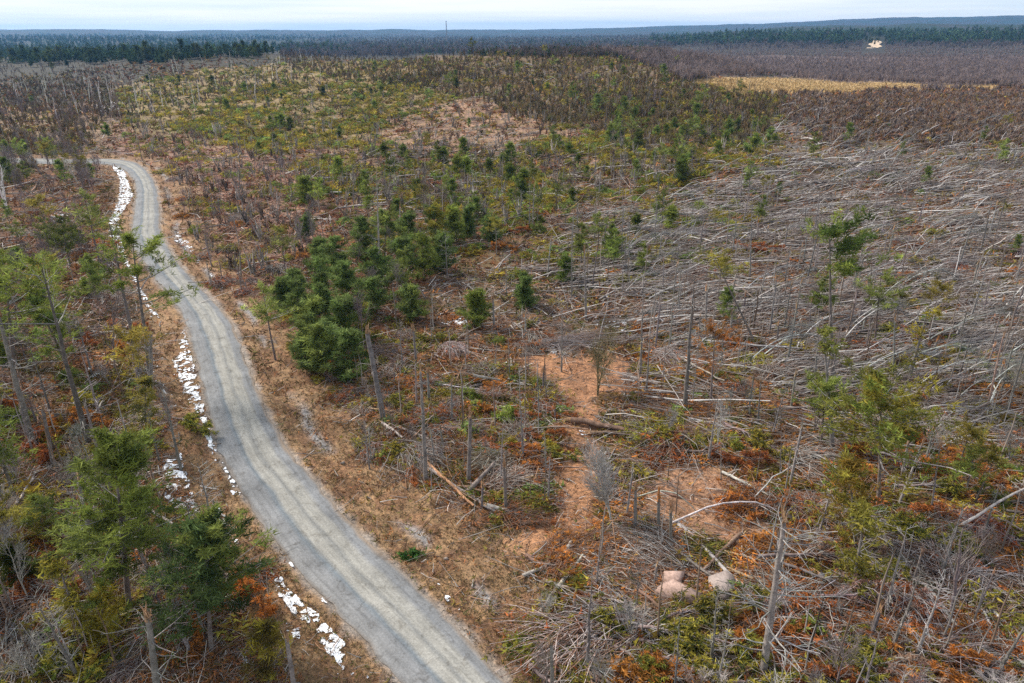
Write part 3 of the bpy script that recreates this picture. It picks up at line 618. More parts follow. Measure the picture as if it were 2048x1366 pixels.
# dense pine cluster
r = RN(11)
CL = [(600, 640, 590, 560), (640, 605, 640, 520), (680, 560, 668, 478), (720, 520, 722, 440), (770, 520, 772, 425), (820, 510, 815, 430), (875, 500, 868, 415), (915, 490, 905, 420), (760, 590, 752, 500), (800, 570, 806, 480),
      (850, 560, 842, 470), (700, 620, 690, 530), (650, 660, 640, 575), (620, 700, 618, 610), (680, 700, 684, 600), (720, 690, 716, 610), (650, 752, 642, 655), (700, 760, 694, 668), (620, 745, 612, 680), (740, 640, 748, 560),
      (880, 545, 888, 470), (590, 600, 588, 545), (825, 640, 818, 575), (935, 475, 938, 415), (560, 625, 566, 560), (985, 490, 980, 440), (1048, 615, 1050, 553), (948, 655, 955, 585), (640, 545, 640, 480), (612, 480, 614, 430), (615, 410, 610, 358)]
DES = ['tall', 'broad', 'dark', 'pale green', 'dense', 'slim', 'round topped']
for k, (a, b, c, d) in enumerate(CL):
    dark = k in (0, 1, 2, 3, 20, 21, 24, 28) or r.random() < .35
    cols = (DGREEN, (.135, .175, .055)) if dark else [((.17, .22, .07), GB), (GB, GREEN), (OLIVE, (.09, .12, .03))][int(r.integers(0, 3))]
    lb = {26: 'dark green round topped young pine standing alone beyond the brush heap', 27: 'slim green conifer beside the broken pole in the middle', 30: 'slim dark green spruce standing alone in the brown slash'}.get(k)
    B = make_ = hero('young_pine', pine, a, b, c, d, 'young pine', lb, None if lb else 'dense young pines in the green cluster', n=int(r.integers(34, 60)), t0=.06, a=r.uniform(.26, .44), b=.1, p=r.uniform(.6, 1.1), per=11, tsz=.62, cols=cols, nl=8, bare=5)
    if not lb: REG[-1][1] = ('dark' if dark else 'lighter') + ' green young pine in the dense cluster'; REG[-1][2] = False; 
    if not lb and 'label' in B: del B['label']
for a in [(664, 768, 1650, 470)]: pass
hero('white_pine', pine, 1666, 768, 1655, 467, WP, 'tall pine with dark wind swept top over the flattened birches', n=22, t0=.70, a=.20, b=.14, per=17, tsz=.62, cols=((.08, .12, .03), GREEN), nl=9, bare=26, side=.3, out0=.35)
hero('dead_snag', snag, 1666, 900, 1648, 640, 'dead tree', 'grey trunk with pale green side sprays below the wind swept pine', n=22, L=.16, tuft=12, tcol=(.17, .18, .04), rad=.018)
hero('white_pine', pine, 1757, 1020, 1772, 775, WP, 'broad open green pine with long side limb right of centre', n=34, t0=.35, a=.42, b=.14, per=17, tsz=.55, cols=(GREEN, (.16, .16, .035), (.21, .18, .03)), nl=9, bare=10)
hero('white_pine', pine, 1642, 892, 1650, 760, WP, 'short green topped pine just left of the broad open pine', n=20, t0=.5, a=.45, b=.1, per=13, tsz=.5, cols=(GREEN, GB), bare=6)
hero('dead_snag', snag, 1816, 768, 1862, 598, 'dead tree', 'leaning brown snag with yellow tufts at its top', n=24, L=.16, tuft=7, tcol=YEL, rad=.02)
hero('dead_snag', snag, 1786, 760, 1790, 640, 'dead tree', 'brown snag just left of the leaning yellow tufted snag', n=16, L=.16, top=True, rad=.018)
hero('dead_snag', snag, 1977, 810, 2004, 672, 'dead tree', 'orange brown leaning snag by the right picture edge', n=16, L=.14, top=True, bark=(.32, .17, .09), rad=.016)
hero('dead_snag', snag, 1974, 872, 1998, 778, 'dead tree', 'short grey leaning snag in front of the orange brown one', n=12, L=.2, top=True)
hero('white_pine', pine, 1421, 806, 1430, 655, 'dying pine', 'dying pine with rust orange needle clumps at its top', n=18, t0=.55, a=.30, b=.1, per=11, tsz=.42, cols=((.36, .15, .045), (.30, .14, .04)), bare=12)
hero('white_pine', pine, 1512, 690, 1430, 515, WP, 'thin leaning pine with pale yellow green top in the birch blowdown', n=12, t0=.75, a=.2, b=.1, per=11, tsz=.45, cols=((.19, .19, .05), OLIVE), bare=12)
hero('dead_snag', snag, 1703, 1195, 1731, 1022, 'dead tree', 'twisted multi stemmed grey trunk with olive sprays behind the big dead pine', n=26, L=.34, tuft=16, tcol=(.2, .18, .035), rad=.022)
hero('white_pine', pine, 1712, 1100, 1700, 930, WP, 'olive gold cedar like pine behind the twisted trunk', n=44, t0=.12, a=.40, b=.06, per=12, tsz=.45, cols=((.17, .145, .03), (.20, .13, .025), OLIVE), bare=0)
hero('dead_snag', snag, 1525, 1360, 1571, 1042, 'dead tree', 'big pale dead pine with broken top and long bare limbs bottom right', n=34, L=.28, up=.12, sub=4, top=True, rad=.021, t0=.2, bm=.03, col=(.28, .27, .26))
hero('dead_snag', snag, 1552, 1500, 1550, 1316, 'dead tree', 'grey limbed dead top cut off by the bottom edge', n=24, L=.38, rad=.025, top=False)
hero('dead_snag', snag, 1861, 1030, 1882, 895, 'dead tree', 'slim grey snag in front of the broad open pine', n=18, L=.14, top=True)
hero('bare_tree', bare_tree, 1902, 1232, 1930, 1060, 'bare tree', 'crooked bare tree with a long arching limb at right', n=12, sub=4, sub2=3, L=.5, rad=.02)
hero('bare_tree', bare_tree, 1224, 1045, 1216, 900, 'bare tree', 'silvery bushy bare tree beside the dirt track', n=34, stems=2, col=(.40, .38, .36), sub=7, L=.36)
hero('bare_tree', bare_tree, 1195, 790, 1194, 668, 'bare tree', 'small bare sapling with olive haze at the head of the dirt track', n=20, stems=3, col=(.20, .17, .09), spread=.2)
for k, (a, b, c, d, lb, n, L) in enumerate([
    (1123, 742, 1124, 592, 'grey whorled dead pine standing alone at the head of the dirt track', 46, .27), (1013, 595, 1011, 498, 'whorled dead pine beyond the slim green conifer', 34, .22), (1172, 642, 1169, 503, 'thick dark snag in the middle of the photo', 30, .16),
    (1143, 602, 1143, 448, 'thin tall snag just left of the thick dark snag', 24, .12), (1280, 757, 1288, 550, 'tall grey snag on the near edge of the flattened birches', 36, .13), (1292, 787, 1302, 636, 'shorter snag just right of the tall grey snag', 20, .14),
    (1340, 692, 1350, 554, 'slim grey snag standing among the flattened birches', 26, .12), (1369, 820, 1389, 552, 'very tall pale grey twin snag at centre right', 40, .10), (1384, 813, 1396, 700, 'lower partner of the very tall pale snag', 14, .12),
    (1254, 595, 1258, 523, 'small grey snag beyond the tall grey snag', 14, .16), (931, 732, 933, 640, 'thin grey pole beside the snow in the middle', 10, .16), (1442, 962, 1441, 868, 'thin dark pole with red brown base by the clearing', 6, .1),
    (1512, 962, 1522, 897, 'short thin grey pole at the edge of the clearing', 5, .1), (1570, 988, 1584, 868, 'tall thin grey pole behind the clearing', 8, .1), (1560, 960, 1562, 850, 'thin brown pole beside the tall thin grey pole', 8, .1),
    (852, 965, 841, 745, 'tall grey pole like snag beside the fallen double logs', 18, .09), (760, 540, 752, 345, 'tall grey dead pine rising behind the green cluster', 30, .14), (895, 560, 890, 455, 'bare grey snag inside the green cluster', 20, .18),
    (1530, 420, 1545, 332, 'grey snag on the far side of the flattened birches', 16, .12), (1450, 520, 1462, 400, 'thin grey snag far in the birch blowdown', 18, .1), (1500, 560, 1503, 395, 'tall thin snag beside the orange stump in the blowdown', 20, .09)]):
    hero('dead_snag', snag, a, b, c, d, 'dead tree', lb, n=n, L=L, top=k in (2, 9, 15), rad=.019 if k in (2, 7, 15) else .013)
for k, (a, b, c, d, lb, n) in enumerate([(767, 838, 735, 665, 'dark leaning broken trunk with orange splintered top', 3), (832, 722, 826, 660, 'short thick broken trunk left of the fallen brush', 3), (858, 797, 856, 745, 'orange topped stump behind the tall pole snag', 2),
    (937, 963, 941, 835, 'broken trunk with its snapped top hinged to one side', 2), (1012, 1022, 1008, 932, 'splintered broken trunk among the fallen logs', 10), (988, 656, 986, 598, 'broken pole with an orange split beside the slim conifer', 3),
    (1270, 1062, 1271, 980, 'grey cut off trunk right of the silvery bushy tree', 1), (1317, 1068, 1317, 997, 'bright orange split stump by the grey brush heap', 0), (1341, 1092, 1341, 1018, 'thin broken trunk just right of the bright orange stump', 2),
    (1515, 480, 1516, 445, 'bright orange split stump far in the birch blowdown', 0), (482, 560, 480, 500, 'short dark broken trunk in slash right of the road', 0), (800, 470, 800, 415, 'short broken trunk at the far side of the pine cluster', 4)]):
    hero('broken_trunk', broken, a, b, c, d, 'broken tree', lb, n=n, L=.2, rad=.03 if k not in (7, 8, 9) else .022, bark=(.09, .08, .085) if k == 0 else BARK, tcol=(.55, .24, .08) if k in (7, 9) else SPLIT)
# ------------------------------------------------------------------ logs one can point to
T1 = (.30, .26, .23)
for q in [(1142, 850, 1322, 884, .34, 'thickest brown log lying right of the dirt track', BROWN), (1180, 868, 1302, 876, .2, 'thinner log pressed against the thickest brown log', BROWN), (854, 933, 948, 1020, .2, 'long orange barked log of the crossed pair', (.34, .19, .10)), (860, 945, 990, 1030, .2, 'long grey log beside the orange barked one', T1),
          (974, 1018, 1056, 1038, .2, 'pale log end reaching to the dirt track', T1), (936, 990, 990, 943, .26, 'thick short log propped upward among debris', BARK), (1042, 968, 1066, 961, .24, 'short sawn log with pale cut end', (.36, .24, .15)), (1052, 1262, 1112, 1188, .17, 'grey log closest to the road bottom centre', T1),
          (1112, 1188, 1166, 1120, .2, 'brown log rising from the grey one toward the heap', T1), (1045, 1158, 1102, 1138, .18, 'log lying crosswise on the orange heap', T1), (1127, 1120, 1146, 1086, .26, 'short thick round log at the back of the heap', (.33, .28, .24)), (1052, 1120, 1082, 1140, .2, 'short stubby log left on the orange heap', BROWN),
          (1355, 1050, 1520, 1208, .2, 'long silver trunk crossing behind the boulders', (.38, .36, .34)), (1635, 1160, 1925, 1345, .22, 'longest grey log lying across bottom right', T1), (1662, 1221, 1842, 1287, .16, 'white barked snowy birch log bottom right', (.70, .70, .70)), (1850, 1169, 1912, 1262, .2, 'grey log leaning down by the crooked bare tree', (.36, .33, .30)),
          (1922, 1162, 2060, 1310, .18, 'silver long log at the right edge', SILV), (1940, 1175, 2010, 1320, .13, 'thin silver log beside the one at the right edge', SILV), (1625, 1275, 1775, 1314, .13, 'thin grey log over orange needles', T1), (1815, 1318, 1925, 1372, .17, 'pale thick log at the bottom right corner', (.42, .40, .37)),
          (1444, 950, 1552, 1006, .15, 'pale thin log pointing from the clearing', (.46, .42, .38)), (1480, 1070, 1400, 1150, .2, 'brown log slanting behind the boulders', BROWN), (1240, 1292, 1296, 1372, .2, 'pale straight log at the bottom edge', T1), (765, 850, 806, 878, .2, 'grey log beside the dark leaning trunk', T1),
          (806, 862, 858, 884, .18, 'second grey log near the pole snag foot', T1), (960, 812, 1050, 834, .17, 'grey log under the dead branch fan', T1), (981, 730, 1024, 750, .12, 'thin orange log on the grass by snow', (.42, .24, .13)), (126, 858, 238, 866, .18, 'pale log lying level in the left woods', (.42, .36, .31)),
          (181, 850, 208, 804, .16, 'pale crooked log by the olive young conifer', (.42, .36, .31)), (36, 1014, 97, 908, .14, 'pale bare log slanting at the left edge', (.46, .42, .40)), (186, 632, 210, 600, .2, 'short pale log above the left woods debris', T1), (940, 700, 1088, 712, .14, 'grey log lying along the fallen brush', T1),
          (785, 915, 832, 897, .12, 'pale split plank of wood on orange litter', (.45, .33, .24)), (1440, 1232, 1490, 1262, .14, 'log half hidden under olive sprays', T1), (1320, 632, 1378, 634, .2, 'snow dusted log at the near edge of the birches', (.60, .58, .58)), (1010, 590, 1150, 560, .09, 'thin long pole bridging the snags', T1)]:
    u1, v1, u2, v2, rad, lb, col = q
    lay('fallen_log', u1, v1, u2, v2, rad, lb, col=col, z1=.15, z2=.15+(.9 if 'propped' in lb else 0), stubs=0 if 'sawn' in lb else 7, split='sawn' not in lb, sl=.9)
lay('fallen_log', 946, 836, 1000, 820, .17, 'snapped trunk top still hinged to its broken stump', col=T1, z1=5.2, z2=3.6)
lay('bent_sapling', 1275, 1000, 1400, 1030, .07, 'thin arching stem sprung over the clearing', 'bent sapling', col=T1, z1=.3, z2=.1, sag=.28, stubs=3, sl=1.2)
lay('bent_sapling', 1345, 1052, 1570, 1030, .09, 'pale arching branch lying over the clearing edge', 'bent sapling', col=(.45, .43, .41), z1=.3, z2=.2, sag=.16, stubs=10, sl=2.4)
lay('bent_sapling', 1500, 1010, 1600, 950, .07, 'grey crooked limb behind the clearing', 'bent sapling', col=(.40, .38, .36), z1=.2, z2=1.2, sag=.12, stubs=10, sl=2.)
lay('bent_sapling', 1905, 1125, 2060, 1060, .12, 'long grey limb reaching right from the crooked bare tree', 'bent sapling', col=(.34, .31, .28), z1=3.5, z2=5., sag=.05, stubs=8, sl=2.)
# fallen grey crowns and brush that stand out
def crown_heap(u, v, Rr, lb, wood, col, n=150, nt=60, yaw=0., sc_=(1, 1, 1), name='brush_heap', cat='brush heap'):
    B = S3(u, v, -.1); r = RN(int(u+v)); make(name, pile(Rr, r, col, n, wood, nt), B, cat, None, None, (0, 0, yaw), lb, sc_)
crown_heap(1330, 1105, 3.6, 'grey bristling heap of bare branches behind the boulders', (.40, .38, .37), GREY, 420, 6, 2.4, (1, .8, .8))
crown_heap(1130, 690, 5.5, 'dark grey matted heap of bare twigs in the middle', (.24, .22, .23), BROWN, 520, 30, .2, (1.3, .5, .6))
crown_heap(1060, 770, 3., 'low pale fan of dead twigs near the snow', (.30, .27, .2), OLIVE, 260, 90, .2, (1, .7, .7))
crown_heap(205, 590, 4.5, 'silver fan of bent bare branches in the left woods', (.42, .40, .39), GREY, 300, 4, .1, (1, .6, .7))
crown_heap(1130, 1110, 4.2, 'orange needled heap with logs beside the dirt track', BROWN, ORNG, 260, 300, .5, (1, .7, .45))
crown_heap(1010, 1035, 3.6, 'rust brown branch heap ending the crossed logs', BROWN, RUST, 260, 200, .2, (1, .7, .5))
crown_heap(1330, 1275, 4.6, 'large olive and orange branch heap in front of the boulders', (.30, .25, .2), (.2, .13, .03), 520, 520, -.6, (1, .9, .6))
crown_heap(1470, 1270, 5., 'rust orange branch heap under the big dead pine', BROWN, (.30, .11, .03), 420, 560, -.6, (1, .9, .5))
crown_heap(1690, 1270, 6., 'bright orange needled branch heap bottom right', BROWN, (.34, .13, .03), 420, 620, -.6, (1.2, .9, .4))
crown_heap(1190, 1320, 4., 'dark wiry brush heap at the bottom edge right of the road', (.17, .12, .1), RUST, 420, 80, -.8, (1, .9, .6))
crown_heap(575, 645, 2.8, 'rust brown brush heap at the end of the track by the pines', BROWN, RUST, 240, 160, 0, (1, .8, .6))
crown_heap(520, 590, 3., 'reddish branch heap beside the roadside track', (.30, .2, .17), RUST, 240, 90, 0, (1, .8, .5))
crown_heap(690, 800, 2.6, 'red brown dead bough right of the pine cluster foot', BROWN, (.26, .08, .03), 120, 200, 0, (1, .8, .6))
crown_heap(60, 1260, 5., 'silver forked fallen crown at the left bottom corner', (.40, .38, .38), GREY, 260, 4, -1., (1, .6, .5))
crown_heap(165, 430, 5., 'stacked splintered timber near the snow strip', (.34, .27, .23), RUST, 220, 60, 1.2, (1, .8, .7))
crown_heap(1030, 810, 3., 'dead fan shaped branch over olive brush', (.33, .27, .18), OLIVE, 200, 200, 1.2, (1, .8, .6))
crown_heap(1205, 800, 2.6, 'olive brown thatch heap at the right side of the track', (.28, .19, .12), (.2, .12, .04), 200, 260, 0, (1, .8, .6))
crown_heap(740, 705, 4.5, 'reddish grey tangle behind the dark leaning trunk', (.27, .21, .2), RUST, 320, 40, 0, (1, .7, .5))
crown_heap(1330, 820, 4.5, 'rusty brush bank behind the thickest log', BROWN, ORNG, 260, 320, 0, (1.5, .7, .5))
# root plate of an overturned tree
r = RN(5); B = S3(1792, 742, 1.2); a = r.uniform(0, 2*PI, 120); q = r.uniform(.2, 1, 120); s_ = np.zeros((120, 3)); k = np.linspace(0, 1, 4)[None, :, None]
D = np.stack([np.cos(a), r.normal(0, .15, 120), np.sin(a)], 1)*(1.7*q)[:, None]; P = s_[:, None]+D[:, None]*k+r.normal(0, .08, (120, 4, 3))*k
V, F, C_ = rock(np.array([1.3, .45, 1.3]), r)
make('root_plate', {'soil': (V, F, C_*np.array([.10, .065, .045])), 'roots': tubes(P, np.tile(np.linspace(.09, .03, 4), (120, 1)), vary((.2, .14, .1), 120), 4)}, B, 'root plate', None, None, (0, 0, .4), 'dark round upturned root plate behind the leaning yellow tufted snag')
# boulders
for u, v, sx, sy, sz, yaw, lb, k in [(1350, 1192, 2.1, 1.2, 1.2, -.35, 'flat faced pink boulder, larger one of the pair', 3), (1348, 1158, 1.2, .8, .7, .1, 'small pink slab resting behind the larger boulder', 8), (1452, 1180, 1.9, 1.3, 1.1, .3, 'pinkish boulder half hidden under grey branches', 5), (1398, 440, 2.6, 2., 1.6, 0, 'big pale boulder far off in the blowdown', 9),
                                   (1232, 1126, .3, .25, .3, 0, 'little pink stone on the orange brush', 12), (686, 925, .3, .25, .2, 0, 'small dark stone on the roadside grass', 14), (892, 1118, .22, .2, .15, 0, 'little grey stone in the roadside grass', 15)]:
    V, F, C_ = rock(np.array([sx, sy, sz]), RN(k)); col = (.15, .13, .12) if 'dark' in lb else (.30, .245, .225) if 'pinkish' in lb else (.40, .275, .23) if 'pink' in lb else (.27, .22, .19)
    o = build('boulder', [(V, F, C_*np.array(col))], M_ROCK); o.location = tuple(S3(u, v, sz*.38)); HP.append(o.location[:2]); o.rotation_euler = (.15, -.12, yaw); finish(o, [], 'boulder', None, None, lb, None)
# cut green bough on the verge
r = RN(77); B = S3(826, 1112, .05); make('cut_bough', {'stem': tubes(np.array([[[-.8, 0, .1], [0, .05, .15], [.8, .1, .1]]]), np.array([[.03, .02, .01]]), BROWN, 4), 'foliage': tufts(r.normal(0, 1, (46, 3))*[.55, .3, .1]+[0, 0, .2], .4, 8, vary((.06, .13, .03), 46), r)}, B, 'pine bough', None, None, (0, 0, .3), 'small fresh green bough lying on the tan verge by the road')
# radio mast and white shed far off
r = RN(3); B = ground_at([893], [66])[0][0]; d = raydir([893], [68])[0]; dist = 2600.; B = CP+d*dist/d[1]; B[2] = terrain(B[0], B[1]); Hm = 68.
V, F = [], []; legs = np.array([[[math.cos(a)*1.6, math.sin(a)*1.6, 0], [math.cos(a)*1.2, math.sin(a)*1.2, Hm]] for a in (0, 2.1, 4.2)]); kk = np.arange(0, 17)/16; zg = []
for i in range(16):
    for j in range(3):
        p0 = legs[j, 0]*(1-kk[i])+legs[j, 1]*kk[i]; p1 = legs[(j+1) % 3, 0]*(1-kk[i+1])+legs[(j+1) % 3, 1]*kk[i+1]; zg.append([p0, p1])
make('radio_mast', {'lattice': join([tubes(legs, np.full((3, 2), .55), (.25, .24, .26), 4), tubes(np.array(zg), np.full((len(zg), 2), .25), (.25, .24, .26), 4)]), 'antenna': tubes(np.array([[[0, 0, Hm-14], [0, 0, Hm-2]]]), np.array([[1.9, 1.9]]), (.6, .6, .62), 6)}, B, 'radio mast', None, None, (0, 0, 0), 'thin lattice mast rising above the far forest on the horizon')
# ------------------------------------------------------------------ repeats
MIDP = [(240, 150), (860, 118), (1340, 125), (1570, 205), (1500, 330), (1060, 440), (700, 470), (420, 420), (250, 260)]
SILV = (.34, .315, .30)
r = RN(100); P_birch = [birch(1*h_, RN(200+k), h=hh, n=18, lie=li) for k, (h_, hh, li) in enumerate([(9, .34, 0), (10, .22, 1), (8, .48, 0), (11, .16, 1), (9, .12, 1), (10, .42, 0)])]
P_snag = [snag(9, RN(300), n=34, L=.14, rad=.018), snag(10, RN(301), n=50, L=.10, rad=.017), snag(8, RN(302), n=22, L=.16, top=True, rad=.02), snag(9, RN(303), n=40, L=.20, up=.05, rad=.018), snag(11, RN(304), n=30, L=.09, rad=.014), snag(7, RN(305), n=16, L=.18, top=True, rad=.022)]
D_snag = ['grey whorled snag', 'tall thin grey snag', 'thick snapped grey snag', 'wide limbed grey snag', 'very thin grey snag', 'short snapped grey snag']
P_bare = [bare_tree(7, RN(400), 1, 18), bare_tree(6, RN(401), 3, 10), bare_tree(8, RN(402), 1, 22, spread=.2, L=.26), bare_tree(5, RN(403), 5, 8, spread=.6), bare_tree(7, RN(404), 2, 14)]
D_bare = ['single stemmed bare tree', 'three stemmed bare tree', 'upright narrow bare tree', 'many stemmed bare shrub', 'twin stemmed bare tree']
P_bush = [bush(1.8, RN(500)), bush(2.2, RN(501), (GREEN, GB), 120), bush(1.5, RN(502), (OLIVE, YEL), 80), pine(3.5, RN(503), n=34, t0=.05, a=.42, per=7, tsz=.55, bare=0), pine(4.5, RN(504), n=30, t0=.1, a=.34, per=7, tsz=.6, bare=3, cols=(DGREEN, GREEN))]
D_bush = ['low green conifer bush', 'broad dark green conifer bush', 'low olive conifer bush', 'small pointed young conifer', 'slim dark young conifer']
P_pine = [pine(11, RN(600), n=34, t0=.3, a=.24, b=.08, per=12, tsz=.6, cols=(GREEN, GB), bare=14), pine(12, RN(601), n=20, t0=.5, a=.26, b=.1, per=13, tsz=.6, cols=(GB,), bare=18), pine(9, RN(602), n=50, t0=.15, a=.26, b=.06, per=11, tsz=.55, cols=(GREEN, DGREEN)), pine(10, RN(603), n=16, t0=.6, a=.25, b=.1, per=11, tsz=.55, cols=(OLIVE, GY), bare=18)]
D_pine = ['medium full green pine', 'thin topped green pine', 'dense cone shaped green pine', 'sparse olive pine with a bare stem']
P_pile = [pile(2.8, RN(700), RUST, 240, GREY, 160), pile(2.4, RN(701), ORNG, 200, BROWN, 240), pile(3., RN(702), RUST, 320, (.33, .30, .28), 30), pile(2.4, RN(703), OLIVE, 160, GREY, 200)]
D_pile = ['rust brown branch heap', 'orange needled branch heap', 'grey bare branch heap', 'olive branch heap']
P_log = [log_geo(8, .14, RN(800), T1, 8, 1.), log_geo(6, .16, RN(801), BROWN, 6, .7), log_geo(10, .12, RN(802), (.38, .36, .34), 12, 1.4), log_geo(5, .17, RN(803), (.34, .22, .14), 3, .5)]
D_log = ['grey straight fallen log', 'brown fallen log', 'long silver fallen log', 'short orange brown fallen log']
P_brk = [broken(5, RN(900), n=6, tcol=(.34, .24, .17)), broken(3.5, RN(901), n=3, rad=.04), broken(7, RN(902), n=14, L=.16, rad=.022, tcol=(.30, .26, .22)), broken(2.4, RN(903), n=0, rad=.06, tcol=(.52, .24, .08))]
D_brk = ['broken grey trunk with splintered top', 'short snapped trunk', 'tall snapped trunk with bare limbs', 'low split orange stump']
P_fp = [fallen_pine(9, RN(1000), RUST), fallen_pine(8, RN(1001), ORNG), fallen_pine(9, RN(1002), OLIVE, green=(.07, .09, .03)), fallen_pine(8, RN(1003), BROWN, needles=.15)]
D_fp = ['fallen pine with rust brown needles', 'fallen pine with orange needles', 'fallen pine with olive green needles', 'fallen pine with bare grey branches']
P_fir = [pine(12, RN(1100), n=34, t0=.12, a=.20, b=.03, per=6, tsz=1.3, nl=5, bare=0, cols=((.04, .065, .025),)), pine(13, RN(1101), n=30, t0=.35, a=.24, b=.08, per=6, tsz=1.4, nl=5, bare=0, cols=((.05, .075, .025),)), pine(11, RN(1102), n=26, t0=.3, a=.30, b=.1, per=6, tsz=1.4, nl=5, bare=0, cols=((.06, .075, .025),))]
P_pole = [bare_tree(12, RN(1200), 1, 12, (.60, .55, .50), L=.08, sub=3, sub2=0, rad=.014), bare_tree(13, RN(1201), 1, 16, (.50, .46, .42), L=.09, sub=4, sub2=0, rad=.012)]
LW1 = [(-40, 520), (200, 500), (235, 600), (330, 760), (390, 1000), (470, 1180), (500, 1366), (-40, 1366)]
FB = 'birches blown flat across the slope'
D_birch = ['high arched silver birch', 'long bowed silver birch', 'steep short silver birch', 'low stretched silver birch', 'nearly flat silver birch', 'tall curved silver birch']
fill('bent_birch', P_birch, 215, Z['birch'], 'bent birch', [d+' in the blowdown' for d in D_birch], FB, .7, 1.25, .16, lean=.17)
fill('bent_birch', P_birch[:1]+P_birch[2:3]+P_birch[5:], 80, Z['lean'], 'bent birch', ['arched silver birch leaning beside the swamp', 'steep silver birch leaning beside the swamp', 'tall silver birch leaning beside the swamp'], 'birches leaning by the swamp', .8, 1.3, .25)
SN = 'dead conifers left standing'
def snags(n, poly, reg, smin=.6, smax=1.15, **k): fill('dead_snag', P_snag, n, poly, 'dead tree', [d+' '+reg for d in D_snag], SN+' '+reg, smin, smax, **k)
snags(20, MIDP, 'on the mottled middle ground', .6, 1.1); snags(100, Z['birch'], 'in the birch blowdown', .6, 1.1); snags(24, Z['right'], 'in the debris at right', .6, .9); snags(26, Z['midgreen'], 'on the middle slope', .5, .9)
snags(44, Z['hill'], 'on the brown hill', .5, .9); snags(28, Z['lean'], 'beside the red swamp', .6, 1.); snags(16, Z['center'], 'between road and track', .4, .7)
snags(22, Z['slash'], 'in the slash field', .4, .8); snags(16, LW1, 'in the left woods', .6, 1.); snags(14, Z['field'], 'on the green far slope', .5, .8)
P_bare2 = [bare_tree(7, RN(410), 1, 18, GREY), bare_tree(6, RN(411), 3, 10, (.32, .29, .27)), bare_tree(8, RN(412), 1, 22, PURP, spread=.2, L=.26), bare_tree(5, RN(413), 5, 8, (.34, .31, .29), spread=.6), bare_tree(7, RN(414), 2, 14, (.24, .20, .18))]
def bares(n, poly, reg, smin=.6, smax=1.1, pr=P_bare, **k): fill('bare_tree', pr, n, poly, 'bare tree', [d+' '+reg for d in D_bare], 'bare trees '+reg, smin, smax, solid=2.5, **k)
bares(44, Z['leftup'], 'left of the bend', .7, 1.15); bares(34, LW1, 'in the left woods', .5, .9, pr=P_bare2); bares(28, Z['slash'], 'in the slash field', .4, .9)
bares(20, Z['midgreen'], 'on the middle slope', .5, 1.); bares(14, Z['pines'], 'in the pine cluster', .8, 1.1); bares(12, Z['center'], 'between road and track', .3, .5); bares(22, MIDP, 'on the mottled middle ground', .5, 1.); bares(20, Z['hill'], 'on the brown hill', .7, 1.1); bares(32, Z['right'], 'in the debris at right', .4, .85, pr=P_bare2)
LW2 = [(20, 330), (130, 330), (200, 345), (215, 430), (200, 560), (0, 560)]
RB = [(-40, 322), (166, 336), (190, 372), (-40, 400)]
bares(36, RB, 'in front of the road end', .8, 1.15, pr=P_bare+P_bare2[:2]); bares(24, LW2, 'beside the road bend snow', .7, 1.05)
def bushes(n, poly, reg, smin=.6, smax=1.2, pr=P_bush, **k): fill('young_conifer', pr, n, poly, 'young conifer', [d+' '+reg for d in D_bush], 'young conifers '+reg, smin, smax, solid=4.5, tintv=.28, **k)
bushes(85, Z['field'], 'on the green far slope', .8, 1.7, P_bush[:4]); bushes(75, Z['midgreen'], 'on the middle slope', .8, 1.6); bushes(34, Z['hill'], 'on the brown hill', .8, 1.4); bushes(24, LW1, 'in the left woods', .7, 1.2); bushes(16, Z['slash'], 'in the slash field', .6, 1.1, P_bush[:3])
bushes(14, Z['center'], 'between road and track', .5, .9, P_bush[:3]); bushes(16, Z['right'], 'in the debris at right', .5, 1., P_bush[:3]); bushes(14, Z['leftup'], 'left of the bend', .8, 1.2)
bushes(34, [(1560, 200), (1340, 200), (1130, 280), (1240, 340), (1560, 350)], 'at the shrubby edge of the blowdown', .8, 1.5)
def pines(n, poly, reg, smin=.7, smax=1.1, **k): fill('white_pine', P_pine, n, poly, WP, [d+' '+reg for d in D_pine], 'live pines '+reg, smin, smax, solid=4., tintv=.2, **k)
pines(12, RB, 'in front of the road end', .5, .9); pines(12, LW1, 'in the left woods', .7, 1.1, clear=5); pines(26, Z['midgreen'], 'on the middle slope', .4, .75); MIX = [(980, 330), (1300, 280), (1560, 240), (1600, 420), (1300, 600), (1050, 600)]
pines(26, MIX, 'between cluster and blowdown', .4, .75); snags(26, MIX, 'between cluster and blowdown', .6, 1.1); bushes(30, MIX, 'between cluster and blowdown', .8, 1.5, P_bush[:4])
pines(30, Z['hill'], 'on the brown hill', .5, 1.1); pines(14, Z['birch'], 'in the birch blowdown', .4, .8); pines(5, [(1500, 850), (2040, 850), (2040, 1040), (1640, 1040)], 'in the debris at right', .5, .7); pines(12, Z['pines'], 'in the pine cluster', .5, .8); pines(20, MIDP, 'on the mottled middle ground', .4, .75); pines(8, Z['lean'], 'beside the red swamp', .5, .8); pines(10, [(0, 420), (120, 400), (200, 500), (200, 640), (0, 700)], 'beside the road bend snow', .45, .8, clear=5)
def fps(n, poly, reg, smin=.7, smax=1.1, yaw=-.5, **k): fill('fallen_pine', P_fp, n, poly, 'fallen pine', [d+' '+reg for d in D_fp], 'fallen pines '+reg, smin, smax, yaw=yaw, lift=.1, solid=3.5, **k)
def piles(n, poly, reg, smin=.6, smax=1.1, **k): fill('brush_heap', P_pile, n, poly, 'brush heap', [d+' '+reg for d in D_pile], 'branch heaps '+reg, smin, smax, solid=3., **k)
piles(60, Z['slash'], 'in the slash field'); piles(64, Z['center'], 'between road and track', .45, .95); NR = [(1080, 1130), (2048, 1000), (2048, 1400), (1100, 1400)]
